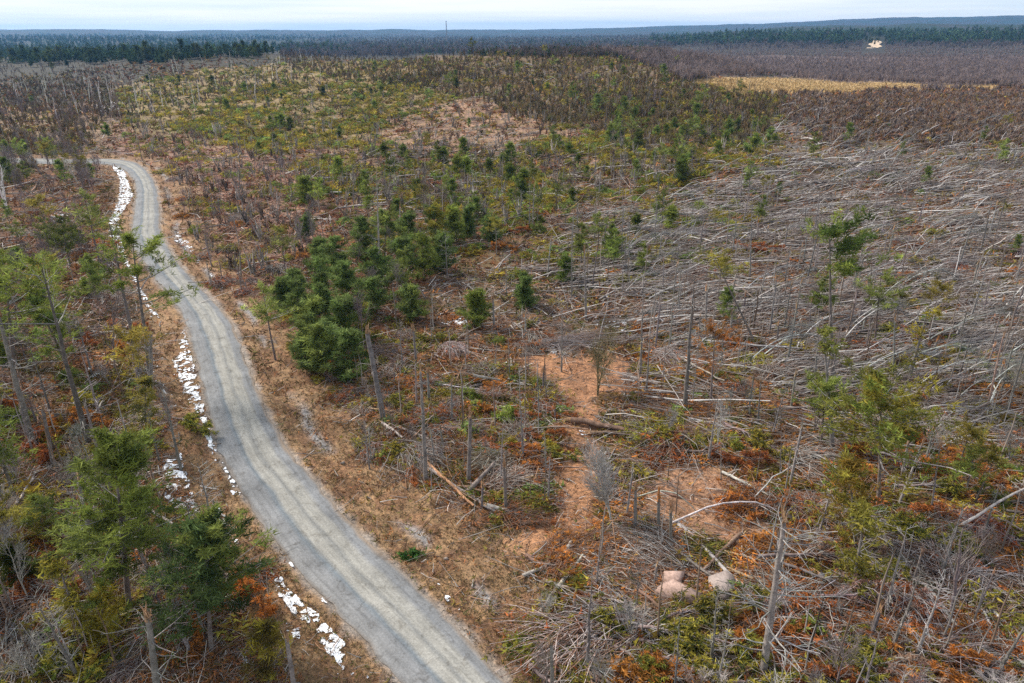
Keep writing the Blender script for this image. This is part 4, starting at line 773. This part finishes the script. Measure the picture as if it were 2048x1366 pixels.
piles(44, NR, 'along the bottom right', .8, 1.3); fps(26, NR, 'along the bottom right', .8, 1.1); piles(70, Z['right'], 'in the debris at right', .6, 1.3); piles(36, LW1, 'in the left woods', .5, 1.1); piles(26, Z['pinklens'], 'in the pinkish clearing', .7, 1.1); piles(18, LW2, 'beside the road bend snow'); piles(34, Z['birch'], 'in the birch blowdown', .7, 1.2)
def logs(n, poly, reg, smin=.5, smax=1.1, **k): fill('fallen_log', P_log, n, poly, 'fallen log', [d+' '+reg for d in D_log], 'fallen logs '+reg, smin, smax, lift=.15, **k)
logs(120, Z['birch'], 'in the birch blowdown', .8, 1.5, yaw=.08); logs(84, Z['right'], 'in the debris at right', .5, 1.1, yaw=-.6); logs(44, Z['center'], 'between road and track', .4, .8, yaw=-.4); logs(34, LW1, 'in the left woods', .5, 1.); logs(50, Z['slash'], 'in the slash field', .5, 1.); logs(24, Z['pinklens'], 'in the pinkish clearing', .7, 1.1, yaw=.1)
def brks(n, poly, reg, smin=.6, smax=1.1, **k): fill('broken_trunk', P_brk, n, poly, 'broken tree', [d+' '+reg for d in D_brk], 'broken trunks '+reg, smin, smax, **k)
brks(44, Z['birch'], 'in the birch blowdown'); brks(16, Z['right'], 'in the debris at right', .5, .9); brks(14, Z['center'], 'between road and track', .4, .7); brks(14, LW1, 'in the left woods', .6, 1.); brks(24, Z['slash'], 'in the slash field', .5, .9); brks(20, Z['midgreen'], 'on the middle slope')
fps(72, Z['right'], 'in the debris at right', .8, 1.15); fps(26, Z['center'], 'between road and track', .45, .7); fps(26, Z['birch'], 'in the birch blowdown', .7, 1., 0.1); fps(24, LW1, 'in the left woods', .6, 1., -.6); fps(26, Z['midgreen'], 'on the middle slope', .7, 1., .1)
PB = [(20, 190), (100, 145), (300, 135), (620, 118), (660, 170), (500, 190), (330, 225), (60, 250)]
fill('pale_pole_tree', P_pole, 95, PB, 'bare pole tree', ['pale bare pole tree along the left forest edge'], 'pale bare poles along the left forest edge', .6, 1.35, lean=.09)
# ------------------------------------------------------------------ far forest: individuals in front, the mass behind
def fir_low(H, r, n=34, col=(.045, .075, .03), wide=.22, t0=.15):
    t = r.uniform(t0, 1, n); a = r.uniform(0, 2*PI, n); q = H*wide*(1-(t-t0)/(1-t0))**.8*r.uniform(.3, 1, n)+.15; c = np.stack([np.cos(a)*q, np.sin(a)*q, t*H], 1)
    return tufts(c, 1.9, 3, np.array(col)*r.normal(1, .25, (n, 1)).clip(.4), r, .5, .3, .3)
def bare_low(H, r, n=22, col=PURP):
    a = r.uniform(0, 2*PI, n); z = r.uniform(0, .5, n)*H; k = np.linspace(0, 1, 3)[None, :, None]; D = np.stack([np.cos(a)*.3, np.sin(a)*.3, np.ones(n)], 1)*(H-z)[:, None]*r.uniform(.6, 1, (n, 1))
    P = np.stack([0*z, 0*z, z], 1)[:, None]+D[:, None]*k+r.normal(0, .25, (n, 3, 3)); return tubes(P, np.tile([.14, .10, .05], (n, 1)), vary(col, n), 3)
FA = [(-40, 136), (150, 136), (320, 130), (500, 118), (680, 106), (680, 98), (380, 96), (-40, 100)]; FBk = [(1300, 92), (1500, 90), (1740, 94), (2048, 88), (2048, 74), (1700, 76), (1300, 84)]
def edge(poly, n, reg, pr, nm, cat, desc, smin=.9, smax=1.3):
    fill(nm, pr, n, poly, cat, [desc], reg, smin, smax, single=True, tintv=.2)
edge(FA, 150, 'dark conifers of the left forest edge', P_fir, 'forest_conifer', 'forest conifer', 'dark conifer along the far left forest edge', .6, 1.3)
edge(FBk, 140, 'dark conifers of the right forest edge', P_fir, 'forest_conifer', 'forest conifer', 'dark conifer along the forest edge beyond the marsh', .8, 1.3)
r = RN(40)
protoF = [fir_low(12, r), fir_low(10, r, wide=.30, t0=.3), fir_low(13, r, wide=.18)]
protoB = [bare_low(9, r, 26, col=(.12, .095, .085)), bare_low(8, r, 24, col=(.145, .11, .085)), bare_low(10, r, 26, col=(.11, .09, .085))]
def mass(name, polys, n, protos, sm, col=None, dmax=9000, keep=None, v=None, tv=.2, label=None):
    parts = []
    for poly, m in zip(polys, n):
        us = [q[0] for q in poly]; vs = [q[1] for q in poly]; u = r.uniform(min(us), max(us), m*2); v_ = r.uniform(min(vs), max(vs), m*2); v_ = np.maximum(v_+r.normal(0, 1, len(v_)), 62.); P, ok = ground_at(u, v_); uj, vj = jit(P[:, 0], P[:, 1], u, v_); k = ok & inpoly(uj, vj, poly) & (road_dist(P[:, 0], P[:, 1])[0] > 5.5) & ~((u > 1724) & (u < 1770) & (v_ > 74) & (v_ < 110)); P = P[k]; zc = zone_of(P[:, 0], P[:, 1])[0]; P = P[~(zc['gold'] | zc['gold2'])]; P[:, 2] = surf(P[:, 0], P[:, 1]); P[:, 2] -= .3
        j = r.integers(0, len(protos), len(P))
        for q in range(len(protos)):
            Q = P[j == q]; m_ = len(Q)
            if m_: parts.append(scatter(protos[q], Q, (sm[0]+(sm[1]-sm[0])*r.random(m_)**1.6*1.15)*(np.clip(np.hypot(Q[:, 0], Q[:, 1])/1300, .38, 1) if 'far' in name else 1), r.uniform(0, 6.3, m_), np.clip(r.normal(1, tv, (m_, 1)), .4, 1.8)*np.array(col or (1, 1, 1))))
    return stuff(name, parts, M_STUFF, label)
FAR1 = [(-80, 128), (300, 126), (520, 112), (720, 98), (600, 92), (400, 82), (200, 80), (-80, 84)]; FAR2 = [(-80, 86), (400, 84), (700, 92), (1300, 92), (1300, 70), (700, 68), (-80, 70)]; FAR3 = [(1300, 92), (2130, 88), (2130, 62), (1300, 70)]
mass('far_conifer_forest', [FAR1, FAR3, [(-80, 84), (560, 84), (700, 76), (700, 70), (-80, 70)]], [1900, 1900, 1100], protoF, (.5, 1.4), tv=.35, label='dark green conifer forest stretching to the horizon')
mass('far_bare_forest', [[(560, 118), (850, 112), (1340, 118), (1340, 72), (700, 70), (560, 90)], [(1300, 100), (2130, 96), (2130, 84), (1300, 86)], [(-80, 80), (2130, 76), (2130, 70), (-80, 70)]], [4600, 700, 900], protoB, (.8, 1.3), tv=.22, label='grey brown leafless forest beyond the hill')
mass('scattered_far_conifer_wood', [[(600, 112), (1340, 118), (1340, 76), (600, 76)]], [330], protoF, (.7, 1.1), tv=.3)
mass('left_forest_edge_brush', [PB, [(-80, 130), (250, 125), (250, 230), (-80, 250)]], [700, 600], [bare_low(9, r, col=(.20, .15, .11)), bare_low(7, r, col=(.15, .125, .07)), bare_low(8, r, col=(.17, .12, .10))], (.22, .5), tv=.3, label='bare brown brush below the left forest edge')
# purple alder thicket over the marsh
pb = [bare_low(4.5, r, 12, (.21, .155, .145)), bare_low(4, r, 12, (.22, .16, .13)), bare_low(5, r, 10, (.18, .145, .14))]
KEEP = lambda u, v: ~((u > 1722) & (u < 1772) & (v > 74) & (v < 112))
PU = [(1150, 100), (1300, 92), (2130, 88), (2130, 184), (1760, 181), (1560, 157), (1370, 157), (1300, 130)]
mass('alder_thicket', [PU], [9000], pb, (.8, 1.3), tv=.14, label='purple brown leafless thicket covering the marsh')
pr_ = [bare_low(2.0, r, 10, (.21, .125, .085)), bare_low(2.4, r, 10, (.20, .155, .13)), bare_low(1.8, r, 10, (.24, .145, .06))]
mass('swamp_brush', [Z['swamp'], [(1540, 190), (1800, 184), (2130, 190), (2130, 300), (1700, 290), (1540, 240)]], [3200, 2600], pr_, (.8, 1.4), tv=.2, label='red brown low brush of the swamp')
ph = [bare_low(4, r, 12, (.17, .125, .07)), bare_low(3.5, r, 12, (.19, .125, .06)), bare_low(3, r, 12, (.15, .13, .05))]
mass('hill_brush', [Z['hill'], [(560, 112), (850, 95), (900, 150), (850, 190), (600, 150)], [(-80, 150), (230, 160), (240, 230), (120, 340), (-80, 400)]], [3000, 1100, 700], ph, (.6, 1.2), tv=.22, label='olive brown brush over the hill')
pj = []
for k in range(6):
    b_ = bush(1.5, RN(1500+k), [(GREEN, OLIVE), (OLIVE, YEL), (DGREEN, GREEN), (OLIVE, (.17, .11, .03)), ((.15, .15, .04), OLIVE), (YEL, (.22, .15, .03))][k], 34, .62, 4)['foliage']; pj.append(b_)
def mass_near(name, items, protos, label):
    parts = []
    for poly, m, s0, s1 in items:
        us = [q[0] for q in poly]; vs = [q[1] for q in poly]; u = r.uniform(min(us)-60, max(us)+60, m*2); v_ = r.uniform(max(min(vs)-30, 70), max(vs)+30, m*2); P, ok = ground_at(u, v_); uj, vj = jit(P[:, 0], P[:, 1], u, v_); P = P[ok & inpoly(uj, vj, poly)]; rd, _ = road_dist(P[:, 0], P[:, 1]); P = P[rd > 6]
        n = fbm(P[:, 0]/20, P[:, 1]/14, 171, 4); P = P[r.random(len(P)) < np.where(n > .51, 1, .10)]; P[:, 2] = surf(P[:, 0], P[:, 1])-.15; zc = zone_of(P[:, 0], P[:, 1])[0]; P = P[~(zc['track'] | zc['clear2'] | zc['gold'])]
        j = r.integers(0, len(protos), len(P))
        for q in range(len(protos)):
            Q = P[j == q]; m_ = len(Q)
            if m_: sc_ = r.uniform(s0, s1, m_); parts.append(scatter(protos[q], Q, np.stack([sc_*r.uniform(.9, 1.6, m_), sc_*r.uniform(.7, 1.2, m_), sc_*r.uniform(.4, .9, m_)], 1), r.normal(.1, .5, m_), np.clip(r.normal(1, .22, (m_, 1)), .4, 1.7)))
    return stuff(name, parts, M_LEAF, label)
mass_near('low_juniper', [(Z['field'], 4400, .8, 2.), (Z['midgreen'], 3800, .7, 1.7), (MIDP, 3000, .7, 1.7), (Z['hill'], 2000, .9, 2.), ([(1560, 200), (1340, 190), (1130, 250), (1000, 330), (1240, 360), (1560, 350)], 2400, .8, 1.9), (Z['center'], 300, .5, 1.), (Z['right'], 520, .5, 1.1), (LW1, 260, .6, 1.2), (Z['leftup'], 420, .8, 1.6), (Z['birch'], 1100, .5, 1.3), (MIX, 1300, .6, 1.6), (Z['slash'], 160, .6, 1.1), (Z['lean'], 160, .8, 1.6), (Z['pines'], 160, .7, 1.4)], pj, 'patchy olive and green low evergreen growth')
pm = [bare_low(3., r, 9, (.17, .12, .09)), bare_low(2.2, r, 9, (.20, .13, .09)), bare_low(4.2, r, 7, (.22, .19, .17)), bare_low(5., r, 5, (.27, .24, .22)), bare_low(1.8, r, 10, (.16, .085, .05))]
mass('leafless_scrub', [MIDP, Z['slash'], Z['pinklens'], Z['field'], Z['midgreen']], [800, 200, 60, 150, 300], pm, (.5, 1.2), tv=.25, label='grey and brown leafless scrub mottling the middle ground')
sp = [tubes(np.array([[[0, 0, -.2], [.1, .03, 1.6], [.05, .1, 3.4], [.2, .1, 5.]]]), np.array([[.07, .06, .045, .02]]), c, 4) for c in ((.30, .27, .25), (.22, .18, .155), (.17, .12, .09))]
mass('thin_saplings', [Z['birch'], Z['right'], Z['center'], LW1, Z['slash'], MIDP, Z['leftup'], Z['pines']], [300, 50, 30, 100, 120, 420, 160, 40], sp, (.35, 1.3), tv=.2, label='thin bare upright saplings scattered through the debris')
# tan tufts in the golden marsh
P, zn, rd, sd, u, v, dd = sample(14000, 155, 200, 1350, 2040, r=r); k = zn['gold'] | zn['gold2']; c = P[k]+[0, 0, .2]
stuff('marsh_grass', [tufts(c, .9, 4, vary((.38, .27, .13), len(c), .2), r, 1.2, .2, 1.2)], M_STUFF, 'golden dry marsh grass')
# ------------------------------------------------------------------ litter of sticks, twigs and needles nobody could count
def sticks(n, v0, v1, px, rpx, zone_col, yawf, up=.12, dmax=750, K=3, arch=0., seed=1, lift=.1, dens=None, minr=.010, maxL=7.):
    r = RN(seed); P, zn, rd, sd, u, v, dd = sample(n, v0, v1, dmax=dmax, r=r, clear=.8); k = dens(zn, rd, sd, u, v, P, r) if dens else np.ones(len(P), bool)
    P, rd, u, v, dd = P[k], rd[k], u[k], v[k], dd[k]; zn = {a: b[k] for a, b in zn.items()}; m = len(P); s = dd/692
    L = np.minimum(np.exp(r.normal(math.log(px), .5, m))*s, maxL); yw = yawf(zn, P, r, m); pt = np.abs(r.normal(0, up, m))
    D = np.stack([np.cos(yw)*np.cos(pt), np.sin(yw)*np.cos(pt), np.sin(pt)], 1); t = np.linspace(-.5, .5, K)[None, :, None]
    Q = P[:, None]+D[:, None]*L[:, None, None]*t; Q[..., 2] += lift+np.sin(pt)[:, None]*L[:, None]*.5+arch*np.abs(r.normal(0, 1, (m, 1)))*L[:, None]*(1-(2*t[..., 0])**2)
    Q += r.normal(0, .045 if K < 4 else .012, Q.shape)*L[:, None, None]; rad = np.maximum(minr, rpx*s*np.exp(r.normal(0, .35, m)))[:, None]*np.linspace(1, .5, K)
    return tubes(Q, rad, zone_col(zn, P, r, m), 3)
def yaw_all(zn, P, r, m):
    y = r.uniform(0, 2*PI, m); w_ = zn['birch'] | zn['lean'] | zn['pinklens']; y = np.where(w_, r.normal(.12, .32, m), y); w_ = zn['right']; return np.where(w_ & (r.random(m) < .7), r.normal(-.6, .35, m), y)
def col_all(zn, P, r, m):
    pal = np.array([GREY, (.33, .30, .28), (.20, .13, .10), (.26, .16, .115), (.15, .10, .08), (.42, .38, .35), (.30, .17, .10)]); p = r.random(m)
    c = pal[r.integers(0, len(pal), m)]; sv = np.array([(.34, .31, .295), (.25, .22, .205), (.19, .155, .145), (.44, .41, .39)])[r.integers(0, 4, m)]
    w_ = (zn['birch'] | zn['lean']) & (p < .55); c = np.where(w_[:, None], sv, c); w_ = zn['slash'] & (p < .6); c = np.where(w_[:, None], np.array([(.32, .19, .15), (.24, .13, .10), (.38, .27, .22)])[r.integers(0, 3, m)], c)
    return c*r.normal(1, .15, (m, 1)).clip(.5)
def d_deb(zn, rd, sd, u, v, P, r):
    n = fbm(P[:, 0]/6, P[:, 1]/6, 91, 3); p = np.where(n > .5, .95, .35); p = np.where(zn['track'] | zn['clear2'] | zn['spur'], .12, p); p = np.where(np.where(sd > 0, rd*.65, rd) < 4.5+3*(n-.5), .06, p); p = np.where(zn['field'], .25, p); p = np.where(zn['swamp'] | zn['purple'] | zn['gold'] | zn['gold2'], 0, p)
    p = np.where((v < 240) & ~zn['hill'] & ~zn['lean'], p*.4, p); return r.random(len(p)) < p
stuff('fallen_twigs', [sticks(95000, 130, 1390, 8, .26, col_all, yaw_all, .25, seed=1, dens=d_deb), sticks(36000, 300, 1390, 18, .42, col_all, yaw_all, .12, seed=2, dens=d_deb, maxL=9)], M_STUFF, 'scattered grey and brown sticks littering the ground')
# thin stems of the flattened wood
def d_b(zn, rd, sd, u, v, P, r): return ((zn['birch'] & (r.random(len(P)) < .62)) | (zn['lean'] & (r.random(len(P)) < .3)) | (zn['right'] & (r.random(len(P)) < .16)) | (zn['midgreen'] & (r.random(len(P)) < .12))) & (r.random(len(P)) < np.where(fbm(P[:, 0]/9, P[:, 1]/9, 95, 3) > .5, 1, .15))
def yaw_b(zn, P, r, m): return np.where(r.random(m) < .24, r.uniform(-1.3, 1.5, m), 0)+np.where(zn['right'], r.normal(-.5, .35, m), r.normal(.10, .30, m)+np.where(zn['lean'], .25, 0))
def col_b(zn, P, r, m): return np.array([(.27, .245, .235), (.20, .17, .16), (.16, .13, .12), (.42, .395, .38), (.12, .095, .085), (.18, .13, .105)])[r.integers(0, 6, m)]*r.normal(1, .12, (m, 1)).clip(.5)
stuff('blown_down_stems', [sticks(14000, 240, 900, 58, .60, col_b, yaw_b, .05, seed=9, K=4, arch=.02, dens=d_b, maxL=13, lift=.5), sticks(32000, 190, 1000, 30, .36, col_b, yaw_b, .16, seed=3, K=6, arch=.07, dens=d_b, maxL=10, lift=.3), sticks(30000, 190, 900, 14, .20, col_b, yaw_b, .3, seed=4, K=4, arch=.12, dens=d_b, maxL=4.5, lift=.9)], M_STUFF, 'silvery thin stems and twigs combed flat to one side')
# needle and leaf tufts
def tuft_layer(n, v0, v1, px, zc, seed, dens, nl=4, flat=.5, lift=.3, h=.25, wd=.14):
    r = RN(seed); P, zn, rd, sd, u, v, dd = sample(n, v0, v1, dmax=800, r=r, clear=.25); k = dens(zn, rd, sd, u, v, P, r); P, rd, dd = P[k], rd[k], dd[k]; zn = {a: b[k] for a, b in zn.items()}; m = len(P); s = dd/692
    sz = px*s*r.uniform(.6, 1.4, m); P = P+np.stack([0*sz, 0*sz, r.uniform(0, h, m)+sz*.1], 1); return tufts(P, sz, nl, zc(zn, P, rd, r, m), r, flat, wd, lift, np.repeat((zn['right'][:, None]*np.array([.7, -.45, 0.]))+(zn['birch'][:, None]*np.array([.8, 0, 0.])), nl, 0))
def c_und(zn, P, rd, r, m):
    n = fbm(P[:, 0]/4, P[:, 1]/4, 101, 3)[:, None]; pick = lambda a: np.array(a)[r.integers(0, len(a), m)]
    c = pick([(.16, .07, .035), (.12, .06, .035), (.20, .09, .035), (.10, .075, .03)]); c = np.where(n > .54, pick([(.09, .085, .03), (.13, .115, .03), (.065, .075, .03), (.15, .09, .03)]), c)
    z = zn['slash'][:, None]; c = np.where(z, pick([(.22, .11, .075), (.17, .075, .05), (.25, .15, .11), (.13, .10, .04)]), c); z = zn['field'][:, None]; c = np.where(z, pick([(.12, .12, .035), (.09, .10, .03), (.15, .12, .04), (.17, .10, .05), (.06, .085, .025)]), c)
    z = zn['midgreen'][:, None]; c = np.where(z & (n > .45), pick([(.10, .105, .03), (.13, .12, .035), (.07, .085, .03)]), c); z = (zn['hill'])[:, None]; c = np.where(z, pick([(.12, .10, .035), (.15, .10, .05), (.10, .085, .035), (.17, .095, .05)]), c)
    z = zn['right'][:, None]; c = np.where(z & (n > .36) & (n < .56), pick([(.33, .135, .035), (.28, .11, .03), (.24, .15, .035)]), c); z = (zn['birch'] | zn['lean'])[:, None]; return c*np.array([1.35, 1.22, 1.05])
def d_u(zn, rd, sd, u, v, P, r):
    n = fbm(P[:, 0]/5, P[:, 1]/5, 111, 3); p = np.where(n > .5, .95, .4); p = np.where(zn['track'] | zn['clear2'] | zn['spur'], .03, p); p = np.where(np.where(sd > 0, rd*.65, rd) < 5+4*(n-.5), .08, p); p = np.where(zn['gold'] | zn['gold2'] | zn['purple'], 0, p); p = np.where(zn['pinklens'], .5, p); return r.random(len(p)) < p
stuff('undergrowth', [tuft_layer(130000, 118, 1390, 4.2, c_und, 5, d_u, 4)], M_STUFF, 'rust brown and olive needle litter and low growth')
def c_gr(zn, P, rd, r, m): return np.array([(.26, .18, .09), (.21, .14, .075), (.30, .21, .12), (.16, .12, .05), (.19, .10, .05)])[r.integers(0, 5, m)]
def d_g(zn, rd, sd, u, v, P, r): n = fbm(P[:, 0]/3, P[:, 1]/3, 121, 3); return (rd < 8+6*(n-.5)) & (rd > .35+.8*(n-.4)) & (r.random(len(n)) < .5+.5*(n > .5))
stuff('dry_grass', [tuft_layer(150000, 300, 1390, 2.6, c_gr, 6, d_g, 3, 1.2, .8, .04)], M_STUFF, 'tan dry grass on the road verges')
def c_ch(zn, P, rd, r, m): return np.array([(.42, .22, .11), (.34, .16, .08), (.24, .11, .06), (.50, .32, .20), (.15, .09, .06)])[r.integers(0, 5, m)]
def d_c(zn, rd, sd, u, v, P, r): return (zn['track'] | zn['clear2']) & (r.random(len(P)) < .6)
stuff('wood_chips', [tuft_layer(60000, 680, 1200, 1.7, c_ch, 8, d_c, 2, .3, .05, .02, .25)], M_STUFF, 'orange brown needles and wood chips on the dirt track')
# ------------------------------------------------------------------ snow: thin torn sheets on the ground
SN_ = [([(223, 332), (246, 338), (266, 393), (240, 430), (228, 467), (216, 450), (236, 403), (240, 362)], .36), ([(219, 440), (238, 450), (253, 518), (280, 577), (321, 638), (301, 628), (273, 580), (246, 518), (234, 491), (217, 470)], .44),
       ([(367, 660), (385, 723), (390, 754), (414, 850), (433, 920), (415, 900), (405, 850), (386, 819), (366, 778), (352, 747), (345, 723), (358, 700)], .44), ([(424, 899), (446, 930), (482, 991), (465, 990), (455, 950), (427, 925)], .5), ([(328, 910), (362, 908), (376, 960), (406, 1036), (378, 1060), (346, 1029), (324, 984), (318, 950)], .47),
       ([(431, 1005), (443, 1030), (458, 1073), (444, 1079), (425, 1049)], .45), ([(466, 1064), (478, 1068), (476, 1092), (468, 1085)], .4), ([(545, 1140), (564, 1168), (590, 1190), (634, 1228), (652, 1256), (686, 1290), (690, 1345), (660, 1315), (634, 1265), (596, 1240), (563, 1195), (546, 1172)], .38),
       ([(576, 1114), (610, 1133), (634, 1159), (622, 1166), (593, 1144)], .46), ([(636, 1174), (678, 1208), (668, 1213), (640, 1192)], .44), ([(530, 1225), (590, 1230), (600, 1280), (560, 1275)], .6), ([(478, 1316), (500, 1316), (498, 1340), (478, 1336)], .45), ([(640, 1300), (740, 1330), (745, 1366), (640, 1366)], .6), ([(345, 460), (360, 466), (398, 510), (400, 530), (380, 516), (350, 480)], .52),
       ([(418, 546), (444, 556), (470, 580), (450, 580), (425, 564)], .52), ([(1030, 688), (1112, 692), (1112, 708), (1034, 706)], .5), ([(1205, 640), (1262, 646), (1255, 668), (1210, 662)], .5), ([(1048, 866), (1104, 880), (1100, 898), (1050, 886)], .5), ([(1070, 815), (1096, 840), (1094, 870), (1078, 850)], .52), ([(1160, 495), (1215, 510), (1215, 540), (1175, 530)], .5),
       ([(1030, 935), (1076, 960), (1074, 1030), (1050, 1020)], .6), ([(875, 618), (930, 622), (935, 652), (885, 648)], .52), ([(962, 715), (1036, 730), (1032, 750), (970, 734)], .56), ([(1316, 626), (1380, 628), (1380, 642), (1318, 640)], .42), ([(110, 208), (166, 212), (164, 228), (116, 222)], .5), ([(190, 200), (246, 204), (240, 224), (195, 222)], .5), ([(98, 428), (142, 430), (140, 446), (102, 444)], .44), ([(300, 690), (345, 690), (360, 850), (330, 850)], .68),
       ([(770, 688), (800, 690), (798, 704), (772, 702)], .46), ([(1155, 860), (1190, 868), (1180, 885), (1160, 880)], .55), ([(870, 1165), (880, 1168), (906, 1200), (918, 1222), (908, 1222), (886, 1196)], .5), ([(280, 610), (240, 600), (200, 620), (210, 650), (260, 640)], .62), ([(150, 1100), (185, 1100), (185, 1122), (150, 1120)], .55), ([(1500, 1240), (1840, 1280), (1700, 1300)], .72), ([(205, 440), (330, 690), (350, 880), (180, 820), (150, 560)], .63), ([(1140, 480), (1290, 520), (1270, 680), (1150, 640)], .64), ([(0, 880), (120, 900), (180, 1120), (0, 1100)], .68)]
parts = []
for poly, thr in SN_:
    pw = ground_at([q[0] for q in poly], [q[1] for q in poly])[0]; lo = pw[:, :2].min(0)-.3; hi = pw[:, :2].max(0)+.3; dist = np.hypot(*(lo+hi)/2); cs = max(.05, dist*.0008)
    gx = np.arange(lo[0], hi[0], cs); gy = np.arange(lo[1], hi[1], cs)
    if len(gx)*len(gy) > 400000: cs *= 2; gx = np.arange(lo[0], hi[0], cs); gy = np.arange(lo[1], hi[1], cs)
    XX, YY = np.meshgrid(gx, gy); x, y = XX.ravel(), YY.ravel(); rd, _ = road_dist(x, y); z = surf(x, y); uu, vv, _ = project(np.stack([x, y, z], 1)); s = np.clip(vv/1366, .2, 1)
    uj = uu+(fbm(x*1.2, y*1.2, 131, 3)-.5)*26*s; vj = vv+(fbm(x*1.2, y*1.2, 141, 3)-.5)*22*s; n = fbm(x*1.1+y*.6, y*1.6-x*.5, 151, 3)*.62+fbm(x*3.5, y*5, 161, 3)*.38
    on = inpoly(uj, vj, poly) & (n > thr+.05+.10*(fbm(x*2.6, y*2.6, 171, 2)-.4)) & (rd > .1); on = on.reshape(XX.shape)
    zz = (z+.06+.07*np.clip((n-thr-.05)*4, 0, 1)).reshape(XX.shape); V = np.stack([XX, YY, zz], -1).reshape(-1, 3)
    cell = on[:-1, :-1] & (on[1:, 1:] | on[1:, :-1] | on[:-1, 1:]); ii, jj = np.nonzero(cell); w_ = XX.shape[1]; a = ii*w_+jj
    if not len(a): continue
    F = np.stack([a, a+1, a+w_+1, a+w_], 1); us_, inv = np.unique(F, return_inverse=True); parts.append((V[us_]+np.concatenate([rng.normal(0, cs*.15, (len(us_), 2)), np.zeros((len(us_), 1))], 1), inv.reshape(F.shape), (.86, .89, .95)))
stuff('snow', parts, M_SNOW, 'torn strips of white snow beside the road and among the debris')
# ------------------------------------------------------------------ haze over the whole land
import bmesh
bm = bmesh.new(); bmesh.ops.create_cube(bm, size=1); me = bpy.data.meshes.new('haze'); bm.to_mesh(me); bm.free(); hz = bpy.data.objects.new('haze', me); COL.objects.link(hz)
ztop, zlow = float(zf.max())+18, float(zf.min())-1.; hz.scale = (27400, 27400, ztop-zlow); hz.location = (0, 0, (ztop+zlow)/2); hz['kind'] = 'stuff'
mh = bpy.data.materials.new('haze'); mh.use_nodes = True; t = mh.node_tree; t.nodes.clear(); o_ = t.nodes.new('ShaderNodeOutputMaterial'); pv = t.nodes.new('ShaderNodeVolumePrincipled')
pv.inputs['Color'].default_value = (.22, .52, 1, 1); pv.inputs['Density'].default_value = 6.5e-5; pv.inputs['Anisotropy'].default_value = .2; t.links.new(pv.outputs[0], o_.inputs['Volume']); me.materials.append(mh)
# ------------------------------------------------------------------ labels: what a thing looks like, then its rank among its like
bpy.context.view_layer.update()
ORD = ['', 'second', 'third', 'fourth', 'fifth', 'sixth', 'seventh', 'eighth', 'ninth']
by = {}
for o, d, lab in REG:
    if lab or d is None: continue
    by.setdefault(d, []).append(o)
for d, os_ in by.items():
    P = np.array([o.location[:] for o in os_]); u, v, _ = project(P)
    def rank(idx, suffix):
        idx = sorted(idx, key=lambda i: u[i]); n = len(idx)
        for k, i in enumerate(idx):
            if n == 1: s = d+suffix
            elif n <= 18:
                s = ('leftmost ' if k == 0 else 'rightmost ' if k == n-1 else (ORD[k]+' from left, ' if k <= (n-1)/2 else ORD[n-1-k]+' from right, '))+d+suffix
            else: s = d+suffix
            os_[i]['label'] = s
    n = len(os_)
    if n <= 12: rank(list(range(n)), '')
    else:
        rows = max(2, min(4, math.ceil(n/15))); od = sorted(range(n), key=lambda i: -v[i]); nm = {2: [', near row', ', far row'], 3: [', near row', ', middle row', ', far row'], 4: [', near row', ', next row', ', third row', ', far row']}[rows]
        for k in range(rows): rank(od[k*n//rows:(k+1)*n//rows], nm[k])
print('things', len(REG))
